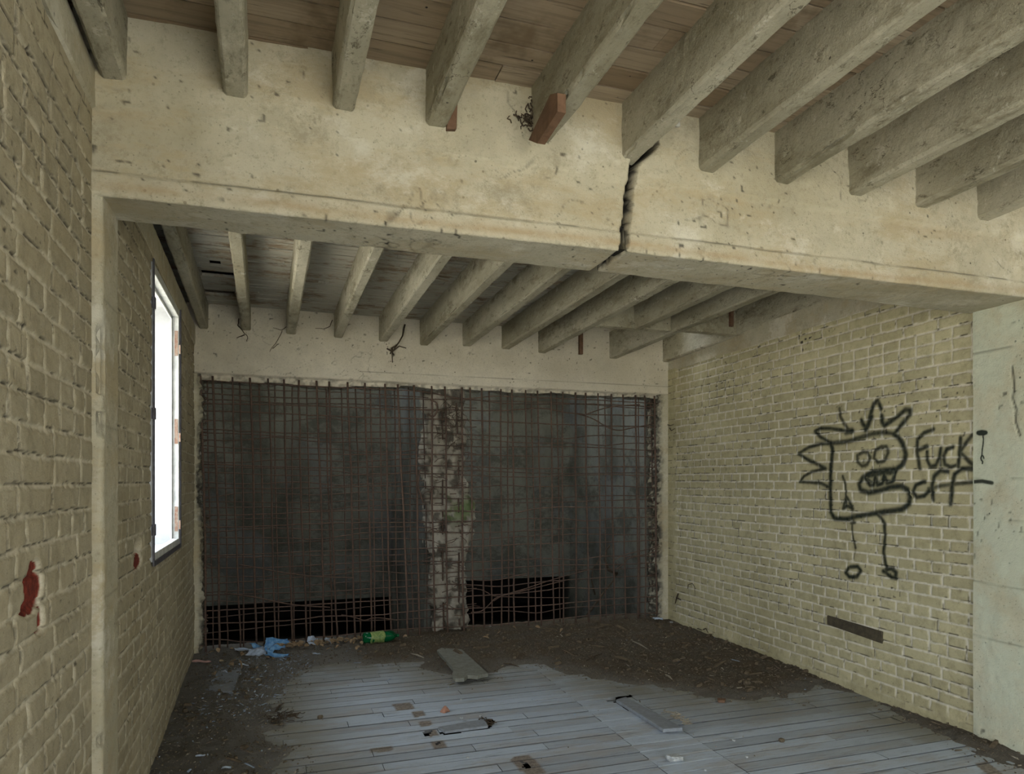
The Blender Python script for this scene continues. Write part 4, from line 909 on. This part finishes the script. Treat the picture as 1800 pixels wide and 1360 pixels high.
# dead leaves near the mesh
def leaf_mesh():
    V = []; F_ = []
    prof = [(0, 0), (.25, .28), (.55, .36), (.8, .22), (1, 0)]
    for (u, w_) in prof:
        V += [(u - .5, -w_, .14 * abs(w_) * 3), (u - .5, 0, -.02), (u - .5, w_, .14 * abs(w_) * 3)]
    for i in range(4):
        a = i * 3; F_ += [(a, a + 3, a + 4, a + 1), (a + 1, a + 4, a + 5, a + 2)]
    return V, F_
lv, lf = leaf_mesh(); lm = None
proto = link('dead_leaf', lv, lf, M_LEAF); proto.modifiers.new('thick', 'SOLIDIFY').thickness = .03
rs = random.Random(9)
for k in range(120):
    o = proto if k == 0 else proto.copy()
    if k: COL.objects.link(o)
    if k < 90: px = rs.uniform(480, 640); py = rs.uniform(1124, 1150) 
    elif k < 106: px = rs.uniform(370, 480); py = rs.uniform(1140, 1200)
    else: px = rs.uniform(640, 1000); py = rs.uniform(1112, 1136)
    p = on_z(px, py); y = min(p[1], 6.74); z_, s = soil_z(p[0], y); sc = rs.uniform(.035, .075)
    o.location = (p[0], y, z_ + .012 + rs.random() * .03); o.scale = (sc, sc * rs.uniform(.6, 1), sc); o.rotation_euler = (rs.gauss(0, .5), rs.gauss(0, .5), rs.uniform(0, 6.28))
    zone = 'among the heap of leaves below the left bars' if k < 90 else ('on the dark soil by the left wall' if k < 106 else 'on the soil at the foot of the right bars')
    grp = 'dead leaves ' + zone
    tag(o, 'curled brown dead leaf ' + zone, 'leaf', grp)
# paper scraps
def scrap(px, py, w_, h_, rz, mat, lab, tilt=(.2, .1), name='paper_scrap', zo=.012, cat='paper', seed=0, group=None):
    p = on_z(px, py); y = min(p[1], 6.76); z_, s = soil_z(p[0], y); rs = random.Random(seed + px); n = 6; V = []; F_ = []; w_ *= 1.3 if seed < 10 else 1; h_ *= 1.3 if seed < 10 else 1
    jag = [rs.uniform(.8, 1.1) for _ in range(n + 1)]; jag2 = [rs.uniform(.8, 1.15) for _ in range(n + 1)]
    for i in range(n + 1):
        for j in range(n + 1):
            u = i / n - .5; v = j / n - .5
            V.append((u * w_ * (jag[j] if abs(u) == .5 else 1), v * h_ * (jag2[i] if abs(v) == .5 else 1), .25 * h_ * (math.sin(u * 5 + px) * .5 + math.cos(v * 6 + py) * .4 + rs.gauss(0, .12))))
    for i in range(n):
        for j in range(n): a = i * (n + 1) + j; F_.append((a, a + n + 1, a + n + 2, a + 1))
    o = link(name, V, F_, mat, None, False); m = o.modifiers.new('thick', 'SOLIDIFY'); m.thickness = .0015
    o.location = (p[0], y, z_ + zo); o.rotation_euler = (tilt[0], tilt[1], rz); tag(o, lab, cat, group); return o
scrap(487, 1136, .17, .10, .2, M_BLUE, 'creased bright blue printed paper against the left bars', (.7, .1), zo=.05, seed=1)
scrap(455, 1142, .14, .08, .9, M_BLUE, 'narrow blue paper left of the creased blue sheet', (.3, .3), zo=.03, seed=2)
scrap(478, 1150, .12, .07, .6, M_BLUE, 'blue paper strip in front of the creased blue sheet', (.3, -.2), zo=.03, seed=3)
scrap(453, 1156, .13, .09, -.3, M_PAPER, 'pale bluish paper lying beneath the blue papers', (.5, .1), zo=.025, seed=4)
scrap(488, 1160, .15, .06, -.1, M_BLUE, 'long flat blue paper nearest the camera', (.1, .1), zo=.015, seed=5)
scrap(428, 1152, .12, .05, .5, M_PAPER, 'pale folded scrap at the left end of the blue papers', (.2, .3), zo=.02, seed=6)
scrap(474, 1158, .07, .10, 1.2, M_BLUE, 'small folded blue paper standing up among the others', (.9, .2), zo=.04, seed=7)
scrap(549, 1134, .09, .07, .4, M_PAPER, 'crumpled grey blue paper in the leaf heap right of the blue papers', (.8, .3), zo=.035, seed=8)
scrap(578, 1138, .08, .06, 1.4, M_PAPER, 'crumpled pale paper nearer the green bottle', (.7, .2), zo=.035, seed=9)
scrap(430, 1177, .09, .05, .5, M_PAPER, 'pale torn paper beside the loose grey board', (.1, .2), zo=.012, seed=10)
scrap(556, 1156, .07, .03, .3, M_PAPER, 'small pale scrap on the bare soil', (.1, .1), zo=.008, seed=11)
scrap(355, 1171, .14, .055, .35, M_PINK, 'pink torn paper on the dark soil by the left wall', (.15, .1), zo=.012, seed=12)
scrap(454, 1199, .04, .03, .3, M_CHIPL, 'tiny cream scrap on the left debris strip', (.1, .1), zo=.006, seed=13)
scrap(355, 1338, .06, .018, .1, M_PAPER, 'thin white shard in the near left debris', (.1, 0), zo=.006, seed=14)
scrap(398, 1354, .05, .02, -.1, M_PAPER, 'thin white shard at the bottom edge of the debris', (.1, 0), zo=.006, seed=15)
scrap(1146, 1093, .12, .05, 0, M_PAPER, 'whitish scrap at the foot of the right jamb', (.2, 0), zo=.03, seed=16)

# ---------------------------------------------------------------- green bottle
def lathe(profile, n=28, squash=(1, 1)):
    V = []; F_ = []
    for (x, r_) in profile:
        for k in range(n):
            a = 2 * math.pi * k / n; V.append((x, math.cos(a) * r_ * squash[0], math.sin(a) * r_ * squash[1]))
    for i in range(len(profile) - 1):
        for k in range(n): a = i * n; F_.append((a + k, a + (k + 1) % n, a + n + (k + 1) % n, a + n + k))
    F_.append(tuple(range(n))[::-1]); F_.append(tuple((len(profile) - 1) * n + k for k in range(n))); return V, F_
pb = on_z(664, 1136); zz_, s = soil_z(pb[0], pb[1])
be = empty('plastic_bottle', (pb[0], min(pb[1], 6.62), zz_ + .055), .05); tag(be, 'crumpled green plastic bottle with a yellow green label lying by the bars', 'bottle')
pr_ = [(-.150, .018), (-.150, .034), (-.146, .044), (-.136, .052), (-.120, .056), (-.100, .054), (-.07, .057), (-.03, .052), (.02, .056), (.06, .055), (.09, .055), (.115, .051), (.135, .040), (.150, .026), (.160, .016), (.166, .014)]
V, F_ = lathe(pr_, 28, (1, .92)); rs = random.Random(4)
V = [(x + .004 * math.sin(y * 90), y * (1 + .07 * math.sin(x * 60 + z * 40)), z * (1 + .08 * math.sin(x * 45 + y * 60 + 1))) for x, y, z in V]
o = link('bottle_body', V, F_, M_BOTTLE, None, True); o.parent = be
V, F_ = lathe([(-.085, .0575), (-.08, .0595), (-.03, .0560), (.015, .0590), (.04, .0595), (.045, .0575)], 28, (1, .92))
V = [(x + .006 * math.sin(z * 70), y * (1 + .07 * math.sin(x * 60 + z * 40)), z * (1 + .08 * math.sin(x * 45 + y * 60 + 1))) for x, y, z in V]
o = link('bottle_label', V, F_[:-2], M_LABEL, None, True); o.parent = be
V, F_ = lathe([(.166, .015), (.168, .0155), (.185, .0155), (.186, .013)], 20); o = link('bottle_cap', V, F_, M_BOTTLE); o.parent = be

# ---------------------------------------------------------------- loose boards, stones
def quad_board(name, pxs, z0, th, mat, lab, cat='board', zs=None, cut=None):
    P_ = [on_z(a, b_, z0 if zs is None else zs[i]) for i, (a, b_) in enumerate(pxs)]
    lo = [p - np.array([0, 0, th]) for p in P_]
    mb = MB(); n = len(P_); mb.v = [tuple(p) for p in lo] + [tuple(p) for p in P_]
    mb.f = [tuple(range(n))[::-1], tuple(range(n, 2 * n))] + [(i, (i + 1) % n, n + (i + 1) % n, n + i) for i in range(n)]
    o = mb.build(name, mat); bm = bmesh.new(); bm.from_mesh(o.data); bmesh.ops.recalc_face_normals(bm, faces=bm.faces); bm.to_mesh(o.data); bm.free()
    recentre(o); bevel(o, .002, 1); tag(o, lab, cat); return o
quad_board('loose_board', [(800, 1192), (795, 1184), (798, 1176), (768, 1142), (776, 1138), (812, 1141), (858, 1183), (848, 1184), (840, 1187), (822, 1186), (816, 1191)], .055, .030, M_OLDWOOD, 'broken grey board lying on the soil below the column', zs=None)
quad_board('loose_board', [(1166, 1281), (1083, 1229), (1100, 1224), (1200, 1278)], .028, .022, M_BLUEWOOD, 'long narrow grey board lifted out of the floor at the right', zs=[.034, .020, .020, .034])
quad_board('lifted_floorboard', [(770, 1277), (782, 1285), (858, 1275), (852, 1263)], .018, .016, M_BLUEWOOD, 'short raised blue grey floorboard beside the dark gap')
quad_board('loose_board', [(360, 1212), (410, 1216), (424, 1172), (385, 1176)], .030, .022, M_BLUEWOOD, 'grey board half buried in the debris by the left wall')
quad_board('wood_offcut', [(1261, 1226), (1276, 1227), (1274, 1231), (1262, 1230)], .02, .018, M_WEDGE, 'small brown wood offcut at the edge of the soil heap')
def dark_patch(pxs, lab, name='floor_hole', z=.0022, mat=M_DARK):
    P_ = [on_z(a, b_, z) for a, b_ in pxs]; n = len(P_); mb = MB(); mb.v = [tuple(p) for p in P_] + [(p[0], p[1], z - .0015) for p in P_]
    mb.f = [tuple(range(n)), tuple(range(n, 2 * n))[::-1]] + [(i, (i + 1) % n, n + (i + 1) % n, n + i) for i in range(n)]
    o = mb.build(name, mat); recentre(o); tag(o, lab, 'hole'); return o

def rock(name, px, py, sx, sy, sz, mat, lab, seed, cat='stone', rz=0., z=None, shape=None, group=None):
    bm = bmesh.new(); bmesh.ops.create_icosphere(bm, subdivisions=3, radius=1); rs = random.Random(seed); off = rs.uniform(0, 50)
    for v in bm.verts:
        n_ = float(fbm(np.array([v.co.x * 1.6 + off]), np.array([v.co.y * 1.6 + v.co.z * 1.3 + off]), seed, 3)[0]) - .5
        q = v.co * (1 + n_ * .9); q.x = max(-.82, min(.85, q.x)); q.z = max(-.6, min(.8, q.z))
        if shape == 'cone': q = Vector((q.x * (1.15 - .65 * (q.z + .6)), q.y * (1.15 - .65 * (q.z + .6)), q.z))
        v.co = Vector((q.x * sx, q.y * sy, (q.z + .6) * sz))
    me = bpy.data.meshes.new(name); bm.to_mesh(me); bm.free(); me.materials.append(mat); o = bpy.data.objects.new(name, me); COL.objects.link(o)
    p = on_z(px, py); z_ = soil_z(p[0], p[1])[0] if z is None else z; o.location = (p[0], p[1], z_ - .001); o.rotation_euler = (0, 0, rz); tag(o, lab, cat, group); return o
rock('brick_fragment', 782, 1251, .036, .030, .030, M_BRICKBIT, 'orange brick fragment standing on the blue grey floor', 3, 'brick', .3, 0, 'cone')
rock('mortar_lump', 1185, 1336, .055, .034, .022, M_STONE, 'pale flat mortar lump near the bottom of the floor', 5, 'mortar', -.25, 0)
for k, (a, b_, s_, lab) in enumerate(((811, 1267, .012, 'tiny white pebble on the raised floorboard'), (845, 1263, .012, 'tiny white pebble at the far end of the raised floorboard'), (1290, 1302, .010, 'tiny pale pebble on the right of the floor'), (1374, 1303, .020, 'small grey crumb of plaster on the right of the floor'), (1240, 1354, .010, 'tiny pebble at the bottom edge right of the mortar lump'),
    (1313, 1331, .010, 'tiny pebble right of the mortar lump'), (822, 1332, .009, 'tiny pale pebble near the bottom centre'), (810, 1230, .008, 'tiny grey pebble beyond the brick fragment'), (862, 1110, .016, 'round whitish pebble at the foot of the column'), (1180, 1100, .02, 'pale chip by the right wall corner'), (563, 1262, .02, 'small dark clod on the bare boards'), (1312, 1210, .03, 'dark clod at the edge of the soil heap'))):
    rock('pebble', a, b_, s_, s_ * .8, s_ * .7, M_STONE if k not in (3, 10, 11) else M_CHIP, lab, 20 + k, 'pebble', k, .016 if k in (0, 1) else None)
# twig nest on the left edge of the bare boards
rs = random.Random(17); mb = MB()
for k in range(60):
    a = rs.random(); p = on_z(470 + a * 45 + rs.gauss(0, 5), 1272 - a * 10 + rs.gauss(0, 4)); p[2] = .01 + abs(rs.gauss(0, .018)); d_ = rs.gauss(.2, .8); pts = [p]
    for j in range(3): d_ += rs.gauss(0, .4); p = p + np.array([math.cos(d_) * .022, math.sin(d_) * .022, rs.gauss(0, .006)]); pts.append(p)
    mb.tube(pts, .0025, 4)
o = recentre(mb.build('twig_nest', M_ROOT)); tag(o, 'little heap of dead twigs and moss at the edge of the bare boards', 'twigs', kind='stuff')
mb = MB()
for k in range(26):
    p = on_z(856 + rs.gauss(0, 6), 1271 + rs.gauss(0, 4)); p[2] = .004 + abs(rs.gauss(0, .012)); d_ = rs.uniform(0, 6); pts = [p]
    for j in range(3): d_ += rs.gauss(0, .5); p = p + np.array([math.cos(d_) * .014, math.sin(d_) * .014, 0]); pts.append(p)
    mb.tube(pts, .003, 4)
o = recentre(mb.build('twig_tuft', M_ROOT)); tag(o, 'dark tuft of debris at the end of the raised floorboard', 'twigs', kind='stuff')
mb = MB()
for k in range(40):
    a = rs.random(); p = on_z(1165 + a * 35 + rs.gauss(0, 3), 1257 + a * 22 + rs.gauss(0, 2)); p[2] = .03 + abs(rs.gauss(0, .008)); d_ = rs.gauss(-.6, .6); pts = [p]
    for j in range(3): d_ += rs.gauss(0, .4); p = p + np.array([math.cos(d_) * .02, math.sin(d_) * .02, rs.gauss(0, .004)]); pts.append(p)
    mb.tube(pts, .0022, 4)
o = recentre(mb.build('straw_wisp', M_CHIPL)); tag(o, 'wisp of pale straw on the long narrow loose board', 'straw', kind='stuff')
# sticks on the soil
for k, (a, b_, c_, d_, lab) in enumerate(((1112, 1131, 1138, 1144, 'pale splinter on the right of the soil heap'), (722, 1147, 745, 1152, 'pale twig left of the broken grey board'), (1170, 1184, 1182, 1192, 'short pale splinter on the front of the soil heap'), (1030, 1160, 1058, 1150, 'brown bark strip in the middle of the soil heap'), (1150, 1168, 1190, 1172, 'brown stick lying on the soil heap'), (885, 1160, 912, 1165, 'dark stick right of the broken grey board'), (484, 1241, 497, 1229, 'dark splinter at the edge of the left debris'))):
    p = on_z(a, b_, .04); q = on_z(c_, d_, .04); p[2] = soil_z(p[0], p[1])[0] + .008; q[2] = soil_z(q[0], q[1])[0] + .010
    o = MB().tube([p, (p + q) / 2 + np.array([0, 0, .006]), q], [.004, .008, .003], 5).build('stick', M_CHIPL if k in (0, 1, 2) else M_ROOT); recentre(o); tag(o, lab, 'stick')

# ---------------------------------------------------------------- things on the walls and beams
# wood block let into the right wall
c4 = [on_right(*q) for q in ((1456, 1081), (1553, 1110), (1553, 1131), (1456, 1097))]
mb = MB(); mb.v = [(p[0] - .014, p[1], p[2]) for p in c4] + [(p[0] + .03, p[1], p[2]) for p in c4]
mb.f = [(0, 1, 2, 3), (7, 6, 5, 4), (0, 4, 5, 1), (1, 5, 6, 2), (2, 6, 7, 3), (3, 7, 4, 0)]
o = mb.build('nailing_board', M_DARKWOOD); bm = bmesh.new(); bm.from_mesh(o.data); bmesh.ops.recalc_face_normals(bm, faces=bm.faces); bm.to_mesh(o.data); bm.free(); recentre(o); bevel(o, .004); tag(o, 'dark wooden strip let into the right brick wall below the figure', 'board')
# wooden wedges beside two joists
g0 = on_girder(784, 233); yy_ = Y1(g0[0]) - .004; x0 = g0[0] + .006
o = MB().hexa([(x0 - .01, yy_ - .03, g0[2] - .002), (x0 + .03, yy_ - .03, g0[2] + .004), (x0 + .03, yy_, g0[2] + .004), (x0 - .01, yy_, g0[2] - .002), (x0 + .0, yy_ - .035, g0[2] + .17), (x0 + .036, yy_ - .035, g0[2] + .17), (x0 + .036, yy_, g0[2] + .17), (x0, yy_, g0[2] + .17)]).build('wooden_wedge', M_WEDGE)
recentre(o); bevel(o, .002, 1); tag(o, 'brown wooden wedge standing right of the foot of the fourth near joist', 'wedge')
xj = on_girder(932, 252)[0] - .004
mb = MB(); lo = []
for q in ((929, 246), (944, 252), (980, 196), (980, 163), (967, 166)):
    r_ = ray(*q); t_ = (xj - .03) / r_[0] if abs(r_[0]) > .02 else 9; lo.append(np.array([xj - .03, min(r_[1] * t_, 2.81), CH + r_[2] * min(t_, 2.81 / r_[1])]))
n = len(lo); mb.v = [tuple(p) for p in lo] + [(xj + .004, p[1], p[2]) for p in lo]
mb.f = [tuple(range(n)), tuple(range(n, 2 * n))[::-1]] + [(i, (i + 1) % n, n + (i + 1) % n, n + i) for i in range(n)]
o = mb.build('wooden_wedge', M_WEDGE); bm = bmesh.new(); bm.from_mesh(o.data); bmesh.ops.recalc_face_normals(bm, faces=bm.faces); bm.to_mesh(o.data); bm.free(); recentre(o)
tag(o, 'orange brown wooden wedge on the left face of the fifth near joist', 'wedge')
p = on_y(1027, 605, 6.72); mb = MB().box(p[0] - .02, p[0] + .02, 6.79, 6.829, p[2] - .09, p[2] + .20); o = mb.build('wood_strip', M_WEDGE); recentre(o); bevel(o, .002); tag(o, 'dark brown upright wood strip at the left of the deck opening', 'wood strip')
p = on_y(1286, 560, 5.4); mb = MB().box(p[0] - .016, p[0] + .016, 5.39, 5.42, p[2] - .07, ZD(5.4)); o = mb.build('wood_strip', M_WEDGE); recentre(o); tag(o, 'short dark wood strip hanging between the two right far joists', 'wood strip')
# insulator wire near the crack
ie = empty('cable_clip', tuple(on_girder(1148, 243))); tag(ie, 'small pale wire with two ceramic knobs above the beam crack', 'wire')
pts = [on_girder(*q) for q in ((1140, 249), (1150, 241), (1160, 241), (1170, 236))]; pts = [p_ + np.array([0, -.10, 0]) for p_ in pts]
MB().tube(pts, .004, 6).build('clip_wire', M_CERAM, ie, True)
for q in (pts[0], pts[3]): MB().tube([q + np.array([0, 0, -.012]), q + np.array([0, 0, .012])], .011, 10).build('ceramic_knob', M_CERAM, ie, True)

# webs, roots hanging from the lintel
def web(strands, lab, y=6.80, r_=.003, name='hanging_root'):
    mb = MB()
    for st in strands:
        pts = [on_y(a, b_, y) for a, b_ in st]; fine = []
        for a, b_ in zip(pts[:-1], pts[1:]):
            for k in range(3): fine.append(a + (b_ - a) * k / 3 + RNG.normal(0, .002, 3))
        fine.append(pts[-1]); mb.tube(fine, [r_ * (1 - .5 * i / len(fine)) for i in range(len(fine))], 5)
    o = recentre(mb.build(name, M_ROOT, None, True)); tag(o, lab, 'root')
web([[(712, 570), (708, 590), (698, 606), (690, 616), (690, 637)], [(680, 612), (690, 618), (702, 608), (714, 612)], [(690, 612), (686, 622)], [(698, 606), (688, 612), (692, 624)]], 'dark root tuft hanging beside the fifth far joist', r_=.008)
web([[(506, 572), (496, 580), (480, 576)], [(496, 582), (488, 598), (474, 618)], [(480, 612), (490, 604)]], 'thin forked root on the lintel left of the third far joist', r_=.0035)
web([[(584, 562), (580, 574), (568, 578), (554, 577)]], 'thin curved root left of the fourth far joist', r_=.004)
web([[(822, 545), (821, 575)], [(828, 556), (830, 566)]], 'short dark stick hanging by the seventh far joist', r_=.006)
web([[(420, 560), (418, 572), (430, 586), (436, 592), (434, 600)], [(430, 588), (416, 594)]], 'dark web at the foot of the second far joist', r_=.005)
def wall_root(strands, lab, r_):
    mb = MB()
    for st in strands:
        pts = [on_right(*q) + np.array([-.014, 0, 0]) for q in st]; fine = []
        for a, b_ in zip(pts[:-1], pts[1:]):
            for k in range(3): fine.append(a + (b_ - a) * k / 3)
        fine.append(pts[-1]); mb.tube(fine, [r_ * (1 - .5 * i / len(fine)) for i in range(len(fine))], 5)
    o = recentre(mb.build('wall_root', M_ROOT, None, True)); tag(o, lab, 'root')
wall_root([[(1211, 1034), (1212, 1027), (1219, 1025), (1223, 1031), (1224, 1047)]], 'thin looped dead root low on the right wall near the corner', .004)
wall_root([[(1194, 1043), (1191, 1052), (1189, 1060)], [(1191, 1050), (1199, 1054)]], 'dark smear of dead root just left of the looped root', .009)
wall_root([[(1238, 1106), (1243, 1104), (1247, 1112)], [(1228, 1104), (1236, 1107)]], 'small dark root at the top of the soil against the right wall', .006)
wall_root([[(1174, 746), (1180, 748), (1186, 746)], [(1179, 752), (1182, 757), (1188, 753)]], 'tiny dark root tuft in the corner right of the bars', .005)
p = on_left(347, 905); o = MB().tube([p + np.array([.0, 0, .05]), p + np.array([.05, -.01, -.01]), p + np.array([.09, 0, -.03]), p + np.array([.13, .02, .0])], [.014, .018, .014, .006], 6).build('hanging_root', M_ROOT, None, True); recentre(o); tag(o, 'dark hooked root sticking out of the left jamb', 'root')
# dirt clump by the wedge
mb = MB(); rs = random.Random(55)
for k in range(70):
    p = on_girder(rs.gauss(932, 13), rs.gauss(212, 10)); p[1] -= .012 + rs.random() * .02; d_ = rs.uniform(0, 6); pts = [p]
    for j in range(3): d_ += rs.gauss(0, .8); p = p + np.array([math.cos(d_) * .014, rs.gauss(0, .004), math.sin(d_) * .014]); pts.append(p)
    mb.tube(pts, .003, 4)
o = recentre(mb.build('cobweb_clump', M_ROOT)); tag(o, 'dusty dark cobweb clump left of the orange brown wedge', 'cobweb', kind='stuff')
